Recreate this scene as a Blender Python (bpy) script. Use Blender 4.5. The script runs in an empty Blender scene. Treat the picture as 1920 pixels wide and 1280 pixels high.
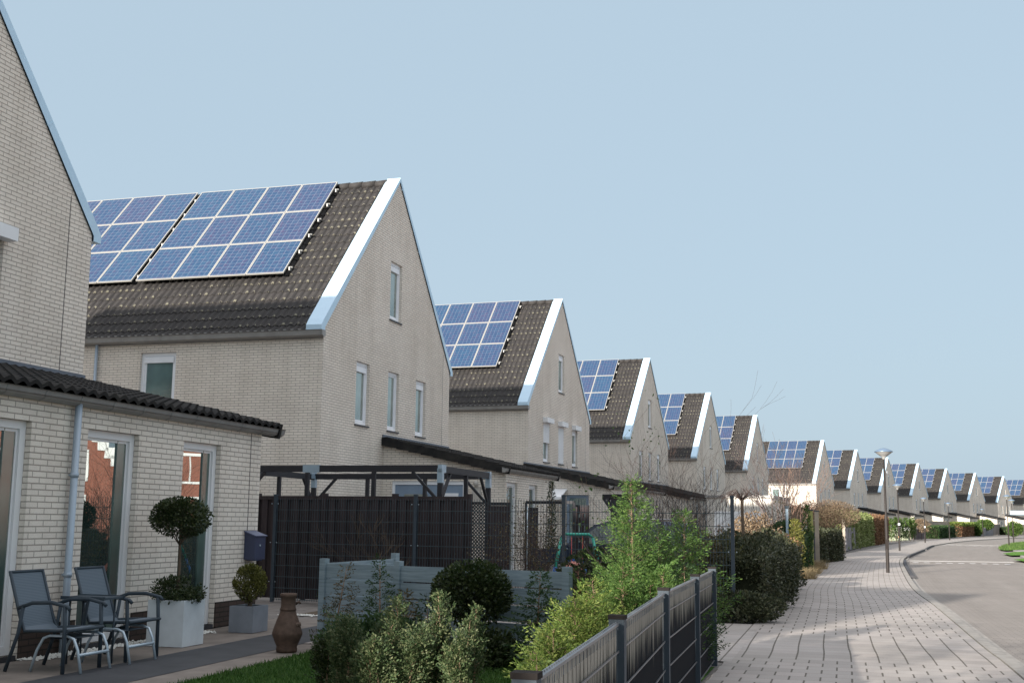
import bpy, math, random
import numpy as np
from mathutils import Vector, Matrix
random.seed(7); rng=np.random.default_rng(7)
sc=bpy.context.scene; COL=sc.collection
PI=math.pi
# ------------------------------------------------------------------ camera
F_PX,PITCH,ROLL,EYE=2190.25,math.radians(8.710218),math.radians(0.675108),1.5
cam=bpy.data.cameras.new('camera'); cam_o=bpy.data.objects.new('camera',cam); COL.objects.link(cam_o)
cam.sensor_width=36; cam.sensor_fit='HORIZONTAL'; cam.lens=36*F_PX/1920; cam.clip_start=.1; cam.clip_end=3000
cam_o.matrix_world=Matrix.Translation((0,0,EYE))@Matrix.Rotation(PI/2+PITCH,4,'X')@Matrix.Rotation(ROLL,4,'Z')
sc.camera=cam_o
# ------------------------------------------------------------------ world, sun, exposure
SUN_AZ,SUN_EL=math.radians(217.3),math.radians(14.8)      # clockwise from +Y
w=bpy.data.worlds.new('World'); sc.world=w; w.use_nodes=True; nt=w.node_tree
bg=nt.nodes['Background']; sky=nt.nodes.new('ShaderNodeTexSky'); sky.sky_type='NISHITA'; sky.sun_disc=False
sky.sun_elevation=SUN_EL; sky.sun_rotation=SUN_AZ; sky.air_density=1.0; sky.dust_density=3; sky.ozone_density=1.0
mx=nt.nodes.new('ShaderNodeMix'); mx.data_type='RGBA'; mx.inputs[0].default_value=.9
nt.links.new(sky.outputs[0],mx.inputs[6]); mx.inputs[7].default_value=(2.42,3.1,3.68,1)
# made-up bright veil toward the zenith, added above the view to lift the shade
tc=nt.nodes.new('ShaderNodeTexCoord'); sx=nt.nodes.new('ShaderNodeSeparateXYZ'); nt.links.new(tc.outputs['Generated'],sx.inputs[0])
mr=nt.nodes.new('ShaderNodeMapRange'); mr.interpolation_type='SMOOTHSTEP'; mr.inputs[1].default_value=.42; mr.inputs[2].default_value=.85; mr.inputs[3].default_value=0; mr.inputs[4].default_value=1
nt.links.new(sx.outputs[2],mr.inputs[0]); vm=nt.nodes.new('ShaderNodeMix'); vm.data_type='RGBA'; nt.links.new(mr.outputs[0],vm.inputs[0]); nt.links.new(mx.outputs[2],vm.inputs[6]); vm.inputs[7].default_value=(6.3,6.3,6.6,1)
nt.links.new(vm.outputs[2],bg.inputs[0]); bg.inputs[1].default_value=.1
sun=bpy.data.lights.new('sun','SUN'); sun.energy=5.0; sun.angle=math.radians(.6); sun.color=(1,.93,.84)
so=bpy.data.objects.new('sun',sun); COL.objects.link(so)
sd=Vector((math.sin(SUN_AZ)*math.cos(SUN_EL),math.cos(SUN_AZ)*math.cos(SUN_EL),math.sin(SUN_EL)))
so.rotation_euler=sd.to_track_quat('Z','Y').to_euler(); so.location=sd*60
sc.view_settings.view_transform='Standard'; sc.view_settings.look='None'; sc.view_settings.exposure=1.05; sc.view_settings.gamma=1
sc.render.engine='CYCLES'; sc.cycles.max_bounces=6
# ------------------------------------------------------------------ survey helpers
def ground(px,py,z=0.,Y=None):
    """ground point (world) that the survey photo shows at px,py of 1920x1280"""
    a=px-960; b=py-640; cr,sr=math.cos(ROLL),math.sin(ROLL)
    a,b=a*cr+b*sr,-a*sr+b*cr
    c,s=math.cos(PITCH),math.sin(PITCH)
    x=a/F_PX; zc=-b/F_PX; y=c-zc*s; zz=s+zc*c
    t=(z-EYE)/zz if Y is None else Y/y
    return Vector((x*t,y*t,EYE+zz*t))
HOUSES=[None,(-9.439,10.209,.2752),(-4.561,27.944,.292),(.677,45.975,.3362),(6.57,64.381,.3639),(13.106,82.569,.3971),
 (20.26,100.378,.409),(34.121,131.227,.4811),(42.689,147.896,.5231),(51.887,164.743,.5673),(61.596,180.38,.5941),
 (71.605,195.981,.6372),(82.25,210.935,.6693),(93.111,224.874,.6972),(104.6,238.2,.725)]
def F1(v,u,z=0.,i=1):
    """house frame (outward, along street, up) -> world"""
    x,y,t=HOUSES[i]
    return Vector((x+u*math.sin(t)+v*math.cos(t), y+u*math.cos(t)-v*math.sin(t), z))
ROT=lambda i:-HOUSES[i][2]
# ------------------------------------------------------------------ material helpers
MATS={}
class NT:
    def __init__(s,name,color=(.5,.5,.5),rough=.6,metal=0,spec=.5):
        m=bpy.data.materials.new(name); m.use_nodes=True; s.m=m; s.t=m.node_tree; s.b=s.t.nodes['Principled BSDF']
        s.b.inputs['Base Color'].default_value=(*color,1); s.b.inputs['Roughness'].default_value=rough
        s.b.inputs['Metallic'].default_value=metal; s.b.inputs['Specular IOR Level'].default_value=spec
        MATS[name]=m
    def n(s,t,**k):
        n=s.t.nodes.new('ShaderNode'+t)
        for a,b in k.items():
            if a in n.inputs: n.inputs[a].default_value=b
            else: setattr(n,a,b)
        return n
    def l(s,a,b): s.t.links.new(a,b)
    def math(s,op,a,b=None,c=None):
        n=s.n('Math',operation=op)
        for i,x in enumerate((a,b,c)):
            if x is None: continue
            if isinstance(x,(int,float)): n.inputs[i].default_value=x
            else: s.l(x,n.inputs[i])
        return n.outputs[0]
    def ramp(s,f,stops):
        n=s.n('ValToRGB'); e=n.color_ramp.elements
        while len(e)<len(stops): e.new(.5)
        for i,(p,c) in enumerate(stops): e[i].position=p; e[i].color=(*c,1) if len(c)==3 else c
        s.l(f,n.inputs[0]); return n.outputs[0]
    def mix(s,f,a,b,mode='MIX'):
        n=s.n('Mix',data_type='RGBA',blend_type=mode)
        for i,x in ((0,f),(6,a),(7,b)):
            if isinstance(x,(int,float)): n.inputs[i].default_value=x
            elif isinstance(x,tuple): n.inputs[i].default_value=(*x,1)
            else: s.l(x,n.inputs[i])
        return n.outputs[2]
    def noise(s,scale,detail=3,vec=None,rough=.55,out=0):
        n=s.n('TexNoise'); n.inputs['Scale'].default_value=scale; n.inputs['Detail'].default_value=detail; n.inputs['Roughness'].default_value=rough
        if vec is not None: s.l(vec,n.inputs['Vector'])
        return n.outputs[out]
    def uv(s): return s.n('UVMap').outputs[0]
    def obj(s): return s.n('TexCoord').outputs['Object']
    def bump(s,h,strength=.4,dist=.01):
        n=s.n('Bump'); n.inputs['Strength'].default_value=strength; n.inputs['Distance'].default_value=dist
        s.l(h,n.inputs['Height']); s.l(n.outputs[0],s.b.inputs['Normal'])
    def col(s,o): s.l(o,s.b.inputs['Base Color'])
    def scalev(s,vec,sc_):
        n=s.n('Mapping'); n.inputs['Scale'].default_value=sc_; s.l(vec,n.inputs['Vector']); return n.outputs[0]
def simple(name,color,rough=.6,metal=0,spec=.5,var=.12,scale=6,bump=0):
    k=NT(name,color,rough,metal,spec); v=k.obj()
    f=k.noise(scale,5,v)
    k.col(k.ramp(f,[(.25,tuple(c*(1-var) for c in color)),(.75,tuple(min(1,c*(1+var)) for c in color))]))
    if bump: k.bump(k.noise(scale*8,3,v),bump,.004)
    return k.m
def brickmat(name,c1,c2,mortar,bw=.2345,bh=.0656,ms=.0085):
    k=NT(name,c1,.85,0,.2); uv=k.uv()
    b=k.n('TexBrick'); k.l(uv,b.inputs['Vector'])
    b.inputs['Scale'].default_value=1; b.inputs['Brick Width'].default_value=bw; b.inputs['Row Height'].default_value=bh
    b.inputs['Mortar Size'].default_value=ms; b.inputs['Mortar Smooth'].default_value=.25; b.inputs['Bias'].default_value=-.1
    b.offset=.5
    n1=k.noise(1.1,4,uv); n2=k.noise(70,4,uv); n3=k.noise(.35,3,uv)
    b.inputs['Color1'].default_value=(*c1,1); b.inputs['Color2'].default_value=(*c2,1); b.inputs['Mortar'].default_value=(*mortar,1)
    c=k.mix(.22,b.outputs[0],k.ramp(n2,[(.3,(.35,.32,.3)),(.62,(1,1,.98))]),'MULTIPLY')
    c=k.mix(.25,c,k.ramp(n1,[(.3,(.7,.68,.66)),(.6,(1,1,1))]),'MULTIPLY')
    c=k.mix(.22,c,k.ramp(n3,[(.35,(.7,.66,.6)),(.65,(1,1,1))]),'MULTIPLY')
    n4=k.noise(1,5,k.scalev(uv,(2.6,.22,1))); c=k.mix(.22,c,k.ramp(n4,[(.33,(.62,.59,.55)),(.55,(1,1,1))]),'MULTIPLY')
    k.col(c)
    h=k.math('SUBTRACT',k.math('MULTIPLY',n2,.25),b.outputs[1])
    k.bump(h,.9,.008)
    return k.m
brick=brickmat('pale_brick',(.88,.81,.72),(.82,.75,.67),(.46,.41,.36),ms=.007)
plinth=brickmat('dark_plinth_brick',(.085,.06,.05),(.06,.045,.04),(.04,.035,.03))
redbrick=brickmat('red_brick',(.34,.12,.085),(.28,.10,.07),(.3,.2,.17))
# roof tile
k=NT('roof_tile',(.1,.085,.07),.72,0,.35); uv=k.uv(); sp=k.n('SeparateXYZ'); k.l(uv,sp.inputs[0])
n1=k.noise(2.2,4,uv); n2=k.noise(9,4,uv)
fr=k.math('FRACT',k.math('DIVIDE',sp.outputs[1],.36))
lip=k.math('LESS_THAN',fr,.2)
lich=k.math('MULTIPLY',lip,k.math('GREATER_THAN',n2,.53))
fx=k.math('FRACT',k.math('DIVIDE',sp.outputs[0],.2)); cr=k.math('LESS_THAN',k.math('ABSOLUTE',k.math('SUBTRACT',fx,.25)),.2)
lich=k.math('MULTIPLY',lich,cr)
base=k.ramp(n1,[(.3,(.024,.0225,.0225)),(.7,(.041,.037,.035))])
wn=k.n('TexWhiteNoise',noise_dimensions='2D'); cell=k.n('CombineXYZ'); k.l(k.math('FLOOR',k.math('DIVIDE',sp.outputs[0],.2)),cell.inputs[0]); k.l(k.math('FLOOR',k.math('DIVIDE',sp.outputs[1],.36)),cell.inputs[1]); k.l(cell.outputs[0],wn.inputs['Vector'])
base=k.mix(.18,base,k.ramp(wn.outputs[0],[(0,(.6,.6,.6)),(1,(1.25,1.22,1.2))]),'MULTIPLY')
k.col(k.mix(k.math('MULTIPLY',lich,.6),base,(.30,.28,.20))); k.bump(n2,.3,.006)
rooftile=k.m
k=NT('dark_tile',(.03,.029,.03),.8,0,.2); uv=k.obj(); k.col(k.ramp(k.noise(5,4,uv),[(.3,(.013,.013,.014)),(.7,(.034,.032,.029))])); darktile=k.m
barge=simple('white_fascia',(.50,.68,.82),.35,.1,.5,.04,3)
zinc=simple('zinc_grey',(.27,.265,.255),.5,.1,.5,.15,4)
pipe=simple('pale_blue_grey_pipe',(.36,.43,.5),.4,.1,.5,.06,4)
lead=simple('lead_flashing',(.12,.14,.17),.55,.3,.5,.2,5)
whiteframe=simple('white_frame',(.8,.82,.85),.4,0,.5,.05,3)
creamframe=simple('cream_frame',(.74,.74,.74),.4,0,.5,.05,3)
bluedoor=simple('grey_blue_door',(.2,.27,.36),.45,0,.5,.08,3)
slate=simple('dark_sill',(.035,.035,.04),.5,0,.5,.2,8)
shutterm=simple('white_shutter',(.78,.79,.8),.5,0,.4,.04,3)
# glass
def glass(name,body,refl,rough=.01):
    k=NT(name,body,.3)
    d=k.n('BsdfDiffuse'); d.inputs[0].default_value=(*body,1)
    n=k.noise(.8,3,k.obj()); k.l(k.ramp(n,[(.35,tuple(c*.35 for c in body)),(.65,body)]),d.inputs[0])
    g=k.n('BsdfGlossy'); g.inputs['Roughness'].default_value=rough; g.inputs[0].default_value=(.92,1,.98,1)
    bp_=k.n('Bump'); bp_.inputs['Strength'].default_value=.03; bp_.inputs['Distance'].default_value=.02; k.l(k.noise(1.3,2,k.obj()),bp_.inputs['Height']); k.l(bp_.outputs[0],g.inputs['Normal'])
    m=k.n('MixShader'); m.inputs[0].default_value=refl; k.l(d.outputs[0],m.inputs[1]); k.l(g.outputs[0],m.inputs[2])
    k.l(m.outputs[0],k.t.nodes['Material Output'].inputs[0]); return k.m
glass_big=glass('patio_glass',(.03,.055,.05),.34)
glass_up=glass('window_glass',(.30,.34,.31),.30,.05)
glass_teal=glass('curtained_glass',(.14,.24,.24),.2,.1)
refl_strip=glass('teal_frame_reflection',(.10,.16,.14),.12,.15)  # teal put into the colour for a mirrored frame side
# solar cells
k=NT('solar_cell',(.05,.1,.3),.4,0,.15); uv=k.uv(); sp=k.n('SeparateXYZ'); k.l(uv,sp.inputs[0])
def grid(k,o,per,wd):
    return k.math('LESS_THAN',k.math('ABSOLUTE',k.math('SUBTRACT',k.math('FRACT',k.math('DIVIDE',o,per)),.5)),wd)
gx=grid(k,sp.outputs[0],.171,.045); gy=grid(k,sp.outputs[1],.158,.045)
g=k.math('MAXIMUM',gx,gy)
vn=k.n('TexVoronoi'); vn.inputs['Scale'].default_value=14; k.l(k.obj(),vn.inputs['Vector'])
oi=k.n('ObjectInfo'); mott=k.ramp(vn.outputs['Color'],[(.15,(.03,.10,.22)),(.5,(.05,.15,.27)),(.85,(.10,.10,.21))])
mott=k.mix(.3,mott,k.ramp(oi.outputs['Random'],[(0,(.03,.15,.27)),(.6,(.04,.10,.22)),(1,(.10,.09,.2))]))
mott=k.mix(1.0,mott,(.42,.40,.44),'MULTIPLY')
k.col(k.mix(k.math('MULTIPLY',g,.45),mott,(.17,.21,.27))); solar=k.m
alu=simple('aluminium_frame',(.36,.355,.335),.5,.1,.4,.04,3)
black=simple('black_timber',(.018,.018,.022),.6,0,.4,.2,6)
bracket=simple('galvanised_bracket',(.32,.42,.5),.4,.4,.5,.08,6)
k=NT('brown_composite_board',(.04,.03,.03),.7,0,.3); uv=k.uv(); k.col(k.mix(.6,k.ramp(k.noise(3,4,k.scalev(uv,(6,.4,1))),[(.3,(.028,.021,.023)),(.7,(.055,.042,.044))]),k.ramp(k.noise(1.3,2,uv),[(.3,(.6,.6,.6)),(.7,(1,1,1))]),'MULTIPLY')); board=k.m
k=NT('blue_grey_plank',(.3,.4,.5),.75,0,.3); uv=k.obj(); nn=k.noise(3,6,k.scalev(uv,(1,1,14)))
k.col(k.mix(.5,k.ramp(nn,[(.25,(.15,.205,.24)),(.75,(.30,.37,.41))]),k.ramp(k.noise(1.5,4,uv),[(.3,(.55,.58,.55)),(.7,(1,1,1))]),'MULTIPLY')); k.bump(nn,.3,.004); plank=k.m
meshm=simple('anthracite_metal',(.05,.07,.08),.65,.0,.3,.15,6)
postm=simple('anthracite_post',(.04,.055,.07),.6,.0,.3,.15,4)
# dark privacy strip with pale streaks growing toward the top
k=NT('streaked_privacy_strip',(.03,.03,.035),.85,0,.1); uv=k.uv(); sp=k.n('SeparateXYZ'); k.l(uv,sp.inputs[0])
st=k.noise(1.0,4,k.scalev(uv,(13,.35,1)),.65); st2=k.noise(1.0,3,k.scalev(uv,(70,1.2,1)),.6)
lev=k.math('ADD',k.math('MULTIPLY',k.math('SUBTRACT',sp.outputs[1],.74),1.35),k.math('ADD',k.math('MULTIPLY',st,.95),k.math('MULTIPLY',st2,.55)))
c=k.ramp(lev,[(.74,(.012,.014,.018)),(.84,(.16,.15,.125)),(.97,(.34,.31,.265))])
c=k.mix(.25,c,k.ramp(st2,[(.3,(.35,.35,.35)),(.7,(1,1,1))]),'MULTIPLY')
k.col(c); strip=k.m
slatgrey=simple('grey_slats',(.2,.19,.2),.7,0,.3,.3,3)
tanboard=simple('tan_boards',(.34,.29,.23),.8,0,.3,.2,2)
# ground materials
def slabs(name,off):
    k=NT(name,(.4,.36,.34),.85,0,.25); uv=k.uv(); sp=k.n('SeparateXYZ'); k.l(uv,sp.inputs[0])
    v=k.math('DIVIDE',sp.outputs[1],.3); row=k.math('FLOOR',v)
    u=k.math('ADD',k.math('DIVIDE',sp.outputs[0],.3),k.math('MULTIPLY',k.math('MODULO',row,2.0),off))
    dx=k.math('ABSOLUTE',k.math('SUBTRACT',k.math('FRACT',u),.5)); dy=k.math('ABSOLUTE',k.math('SUBTRACT',k.math('FRACT',v),.5))
    n1=k.noise(1.6,4,uv); n2=k.noise(60,4,uv); n3=k.noise(7,3,uv)
    jx=k.math('GREATER_THAN',k.math('ADD',dx,k.math('MULTIPLY',k.math('SUBTRACT',n3,.5),.03)),.47); jy=k.math('GREATER_THAN',dy,.484)
    cb=k.n('CombineXYZ'); k.l(k.math('FLOOR',u),cb.inputs[0]); k.l(row,cb.inputs[1]); wn=k.n('TexWhiteNoise',noise_dimensions='2D'); k.l(cb.outputs[0],wn.inputs['Vector'])
    c=k.ramp(wn.outputs[0],[(0,(.345,.315,.293)),(.6,(.39,.357,.332)),(1,(.412,.37,.346))])
    c=k.mix(.35,c,k.ramp(n1,[(.3,(.72,.70,.68)),(.7,(1,1,1))]),'MULTIPLY'); c=k.mix(.25,c,k.ramp(n2,[(.3,(.5,.5,.5)),(.7,(1,1,1))]),'MULTIPLY')
    n5=k.noise(.45,5,uv); c=k.mix(.35,c,k.ramp(n5,[(.38,(.72,.71,.68)),(.55,(1,1,1))]),'MULTIPLY'); n6=k.noise(14,4,uv); c=k.mix(k.math('MULTIPLY',k.math('GREATER_THAN',n6,.70),.35),c,(.12,.11,.09))
    c=k.mix(k.math('MULTIPLY',jy,.6),c,(.12,.10,.08)); c=k.mix(k.math('MULTIPLY',jx,.85),c,(.07,.06,.045))
    k.col(c); k.bump(k.math('SUBTRACT',k.math('MULTIPLY',n2,.2),k.math('MAXIMUM',jx,k.math('MULTIPLY',jy,.7))),.6,.005); return k.m
slab=slabs('paving_slab',.5); slabstack=slabs('paving_slab_stack',0.)
k=NT('road_brick',(.3,.27,.25),.85,0,.25); uv=k.uv(); b=k.n('TexBrick'); k.l(uv,b.inputs['Vector']); b.inputs['Scale'].default_value=1
b.inputs['Brick Width'].default_value=.21; b.inputs['Row Height'].default_value=.105; b.inputs['Mortar Size'].default_value=.006; b.inputs['Mortar Smooth'].default_value=.4
b.inputs['Color1'].default_value=(.285,.258,.235,1); b.inputs['Color2'].default_value=(.25,.226,.205,1); b.inputs['Mortar'].default_value=(.17,.15,.13,1)
n1=k.noise(.5,5,uv); n2=k.noise(45,3,uv)
c=k.mix(.4,b.outputs[0],k.ramp(n1,[(.3,(.7,.69,.68)),(.7,(1.08,1.06,1.04))]),'MULTIPLY'); c=k.mix(.3,c,k.ramp(n2,[(.3,(.55,.55,.55)),(.7,(1,1,1))]),'MULTIPLY')
c=k.mix(.5,c,k.ramp(k.noise(.8,3,k.scalev(uv,(3,.12,1))),[(.35,(.8,.79,.78)),(.65,(1,1,1))]),'MULTIPLY')
k.col(c); k.bump(n2,.3,.004); roadm=k.m
kerbm=simple('concrete_kerb',(.29,.27,.245),.85,0,.2,.2,5,.3)
kerbdark=simple('dark_kerb',(.06,.06,.065),.8,0,.2,.3,5)
markm=simple('white_marking',(.75,.74,.72),.7,0,.3,.1,5)
k=NT('yard_paving',(.3,.27,.25),.85,0,.2); uv=k.uv(); b=k.n('TexBrick'); k.l(uv,b.inputs['Vector']); b.inputs['Scale'].default_value=1
b.inputs['Brick Width'].default_value=.6; b.inputs['Row Height'].default_value=.4; b.inputs['Mortar Size'].default_value=.008
b.inputs['Color1'].default_value=(.22,.2,.185,1); b.inputs['Color2'].default_value=(.19,.172,.16,1); b.inputs['Mortar'].default_value=(.07,.06,.05,1)
k.col(k.mix(.4,b.outputs[0],k.ramp(k.noise(2,5,uv),[(.3,(.5,.5,.48)),(.7,(1,1,1))]),'MULTIPLY')); yardm=k.m
simple('dark_path_paving',(.045,.047,.052),.7,0,.3,.25,3,.3)
simple('edging_slabs',(.19,.165,.145),.85,0,.2,.25,3,.3)
simple('soil',(.10,.08,.06),.95,0,.1,.4,2,.4)
k=NT('turf',(.05,.12,.02),.9,0,.1); v=k.obj(); k.col(k.mix(.6,k.ramp(k.noise(1.2,4,v),[(.3,(.028,.075,.014)),(.7,(.06,.135,.025))]),k.ramp(k.noise(60,3,v),[(.3,(.4,.4,.4)),(.7,(1,1,1))]),'MULTIPLY')); k.bump(k.noise(80,3,v),.8,.02)
k=NT('ground_soil',(.16,.14,.11),.95,0,.1); v=k.obj(); k.col(k.ramp(k.noise(.15,5,v),[(.3,(.36,.33,.29)),(.7,(.46,.42,.38))]))
MT=MATS
# foliage
def leafmat(name,c1,c2,c3=None,trans=.25,rough=.6):
    k=NT(name,c1,rough,0,.3); g=k.n('NewGeometry')
    st=[(0,c1),(.55,c2)]+([(1,c3)] if c3 else [])
    c=k.ramp(g.outputs['Random Per Island'],st)
    c=k.mix(.45,c,k.ramp(k.noise(2.2,3,k.obj()),[(.35,(.5,.52,.5)),(.65,(1.15,1.15,1.1))]),'MULTIPLY')
    k.col(c)
    if trans:
        t=k.n('BsdfTranslucent'); k.l(c,t.inputs[0]); m=k.n('MixShader'); m.inputs[0].default_value=trans
        k.l(k.b.outputs[0],m.inputs[1]); k.l(t.outputs[0],m.inputs[2]); k.l(m.outputs[0],k.t.nodes['Material Output'].inputs[0])
    return k.m
lf_thuja=leafmat('thuja_leaf',(.05,.11,.024),(.085,.16,.036),(.16,.24,.065),.35)
lf_yellow=leafmat('yellow_green_leaf',(.09,.15,.03),(.15,.215,.045),(.26,.29,.08),.35)
lf_cypress=leafmat('cypress_leaf',(.04,.07,.028),(.075,.115,.045),(.19,.20,.10),.3)
lf_dark=leafmat('dark_leaf',(.018,.032,.010),(.032,.05,.016),(.07,.085,.03),.2,.45)
lf_dkconifer=leafmat('dark_conifer_leaf',(.018,.045,.016),(.035,.075,.025),(.07,.11,.035),.25)
lf_brownconifer=leafmat('brown_conifer_leaf',(.06,.055,.03),(.10,.085,.045),(.16,.12,.06),.25)
lf_ivy=leafmat('ivy_leaf',(.03,.038,.02),(.055,.065,.032),(.13,.13,.075),.2,.45)
lf_beech=leafmat('dry_beech_leaf',(.16,.085,.045),(.24,.13,.07),(.33,.2,.12),.25)
lf_copper=leafmat('copper_twig',(.15,.10,.065),(.24,.17,.11),(.34,.26,.17),.2)
lf_bamboo=leafmat('bamboo_leaf',(.13,.17,.05),(.24,.29,.10),(.38,.40,.2),.3)
lf_orange=leafmat('orange_leaf',(.18,.085,.05),(.25,.15,.08),(.3,.23,.12),.25)
lf_olive=leafmat('olive_leaf',(.08,.085,.02),(.13,.13,.03),(.2,.19,.05),.25)
lf_green=leafmat('fresh_green_leaf',(.04,.085,.02),(.075,.135,.03),(.14,.2,.05),.25)
lf_grass=leafmat('grass_blade',(.028,.075,.012),(.05,.12,.02),(.10,.17,.04),.3)
lf_tan=leafmat('dry_grass_blade',(.30,.22,.12),(.42,.32,.18),(.5,.4,.25),.3)
bark=simple('bark',(.12,.09,.065),.9,0,.1,.3,12)
barklight=simple('light_bark',(.24,.16,.11),.85,0,.1,.3,12)
twig=simple('dark_twig',(.075,.052,.045),.9,0,.1,.3,12)
# ------------------------------------------------------------------ mesh builder
class MB:
    def __init__(s): s.v=[]; s.f=[]; s.m=[]; s.smooth=[]; s.uvs={}
    def face(s,pts,m=0,sm=False,uv=None):
        i=len(s.v); s.v+= [tuple(p) for p in pts]; s.f.append(tuple(range(i,i+len(pts)))); s.m.append(m); s.smooth.append(sm)
        if uv: s.uvs[len(s.f)-1]=uv
        return s
    def box(s,a,b,m=0,M=None):
        x0,y0,z0=a; x1,y1,z1=b
        P=[(x0,y0,z0),(x1,y0,z0),(x1,y1,z0),(x0,y1,z0),(x0,y0,z1),(x1,y0,z1),(x1,y1,z1),(x0,y1,z1)]
        if M is not None: P=[tuple(M@Vector(p)) for p in P]
        i=len(s.v); s.v+=P
        for q in ((0,3,2,1),(4,5,6,7),(0,1,5,4),(1,2,6,5),(2,3,7,6),(3,0,4,7)): s.f.append(tuple(i+j for j in q)); s.m.append(m); s.smooth.append(False)
        return s
    def beam(s,p,q,w,h,m=0,up=(0,0,1)):
        p=Vector(p); q=Vector(q); d=q-p; L=d.length; d.normalize(); u=Vector(up)
        if abs(d.dot(u))>.98: u=Vector((0,1,0))
        x=d.cross(u).normalized(); z=x.cross(d)
        M=Matrix((( x.x,d.x,z.x,p.x),(x.y,d.y,z.y,p.y),(x.z,d.z,z.z,p.z),(0,0,0,1)))
        return s.box((-w/2,0,-h/2),(w/2,L,h/2),m,M)
    def tube(s,pts,r,n=8,m=0,cap=True,sm=True):
        pts=[Vector(p) for p in pts]; k=len(pts)
        if not hasattr(r,'__len__'): r=[r]*k
        i0=len(s.v); X=None
        for j,p in enumerate(pts):
            d=(pts[min(j+1,k-1)]-pts[max(j-1,0)]).normalized()
            if X is None:
                X=d.cross(Vector((0,0,1)) if abs(d.z)<.9 else Vector((1,0,0))).normalized()
            else: X=(X-d*X.dot(d)).normalized()
            Y=d.cross(X)
            for a in range(n):
                t=2*PI*a/n; s.v.append(tuple(p+(X*math.cos(t)+Y*math.sin(t))*r[j]))
        for j in range(k-1):
            for a in range(n):
                b=(a+1)%n; s.f.append((i0+j*n+a,i0+j*n+b,i0+(j+1)*n+b,i0+(j+1)*n+a)); s.m.append(m); s.smooth.append(sm)
        if cap:
            s.f.append(tuple(i0+a for a in range(n))[::-1]); s.m.append(m); s.smooth.append(False)
            s.f.append(tuple(i0+(k-1)*n+a for a in range(n))); s.m.append(m); s.smooth.append(False)
        return s
    def lathe(s,prof,n=24,m=0,c=(0,0,0),sm=True):
        i0=len(s.v)
        for r,z in prof:
            for a in range(n): t=2*PI*a/n; s.v.append((c[0]+r*math.cos(t),c[1]+r*math.sin(t),c[2]+z))
        for j in range(len(prof)-1):
            for a in range(n):
                b=(a+1)%n; s.f.append((i0+j*n+a,i0+j*n+b,i0+(j+1)*n+b,i0+(j+1)*n+a)); s.m.append(m); s.smooth.append(sm)
        return s
    def mesh(s,name,mats):
        me=bpy.data.meshes.new(name); me.from_pydata(s.v,[],s.f)
        for m in (mats if isinstance(mats,(list,tuple)) else [mats]): me.materials.append(m)
        me.polygons.foreach_set('material_index',s.m); me.polygons.foreach_set('use_smooth',s.smooth)
        me.update(); uvl=me.uv_layers.new(name='UVMap').data
        V=me.vertices
        for p in me.polygons:
            n=p.normal; cu=s.uvs.get(p.index)
            if cu:
                for j,li in enumerate(p.loop_indices): uvl[li].uv=cu[j]
                continue
            if abs(n.z)>.995: t=Vector((1,0,0)); b=Vector((0,1,0))
            else: t=Vector((-n.y,n.x,0)).normalized(); b=n.cross(t)
            if abs(n.z)<.7: b=Vector((0,0,1)) if abs(n.z)<.05 else b
            for li in p.loop_indices:
                c=V[me.loops[li].vertex_index].co; uvl[li].uv=(c.dot(t),c.dot(b))
        return me
    def build(s,name,mats,parent=None,label=None,loc=None,rot=None):
        return add(name,s.mesh(name,mats),parent,label,loc,rot)
def add(name,me,parent=None,label=None,loc=None,rot=None):
    o=bpy.data.objects.new(name,me); COL.objects.link(o)
    if parent is not None: o.parent=parent
    if label: o['label']=label
    if loc is not None: o.location=loc
    if rot is not None: o.rotation_euler=(0,0,rot)
    return o
def tag(o,label=None,cat=None,group=None,kind=None):
    if label: o['label']=label
    if cat: o['category']=cat
    if group: o['group']=group
    if kind: o['kind']=kind
    return o
def thing(name,label,cat,loc=(0,0,0),rot=0,group=None):
    o=bpy.data.objects.new(name,None); COL.objects.link(o); o.location=loc; o.rotation_euler=(0,0,rot); o.empty_display_size=.3
    return tag(o,label,cat,group)
def struct(name,mb,m): return tag(mb.build(name,m),kind='structure')
# ------------------------------------------------------------------ street alignment
def smooth(P,n=8):
    P=[Vector((p[0],p[1],0)) for p in P]; out=[]
    for i in range(len(P)-1):
        a=P[max(i-1,0)];b=P[i];c=P[i+1];d=P[min(i+2,len(P)-1)]
        for j in range(n):
            t=j/n; out.append(.5*((2*b)+(c-a)*t+(2*a-5*b+4*c-d)*t*t+(3*b-3*c+d-a)*t**3))
    out.append(P[-1]); return out
KERB=[F1(13.68,-45),F1(13.68,-20),F1(13.68,-5),F1(13.69,3),(5.65,13.25),(6.2,15.32),(8.24,22.66),(10.0,29.11),(13.97,41.89),(16.79,50.59),(19.65,58.53),(26.0,74.5),(33.6,93.47),(45.86,119.5),(59.18,144.5),(70.5,163.6),(84,184),(100,206),(120,232),(142,258)]
KL=smooth(KERB); 
ARC=[0.]
for a,b in zip(KL,KL[1:]): ARC.append(ARC[-1]+(b-a).length)
def off(i,d):   # offset to the right of travel
    a=KL[max(i-1,0)]; b=KL[min(i+1,len(KL)-1)]; t=(b-a).normalized(); return KL[i]+Vector((t.y,-t.x,0))*d
def ribbon(mb,d0,d1,z,m=0,i0=0,i1=None,nd=1,z1=None):
    i1=len(KL)-1 if i1 is None else i1
    for i in range(i0,i1):
        a,b,c,e=off(i,d0),off(i,d1),off(i+1,d1),off(i+1,d0)
        za=z; zb=z if z1 is None else z1
        mb.face([(a.x,a.y,za),(b.x,b.y,zb),(c.x,c.y,zb),(e.x,e.y,za)],m,uv=[(d0,ARC[i]),(d1,ARC[i]),(d1,ARC[i+1]),(d0,ARC[i+1])])
    return mb
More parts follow.
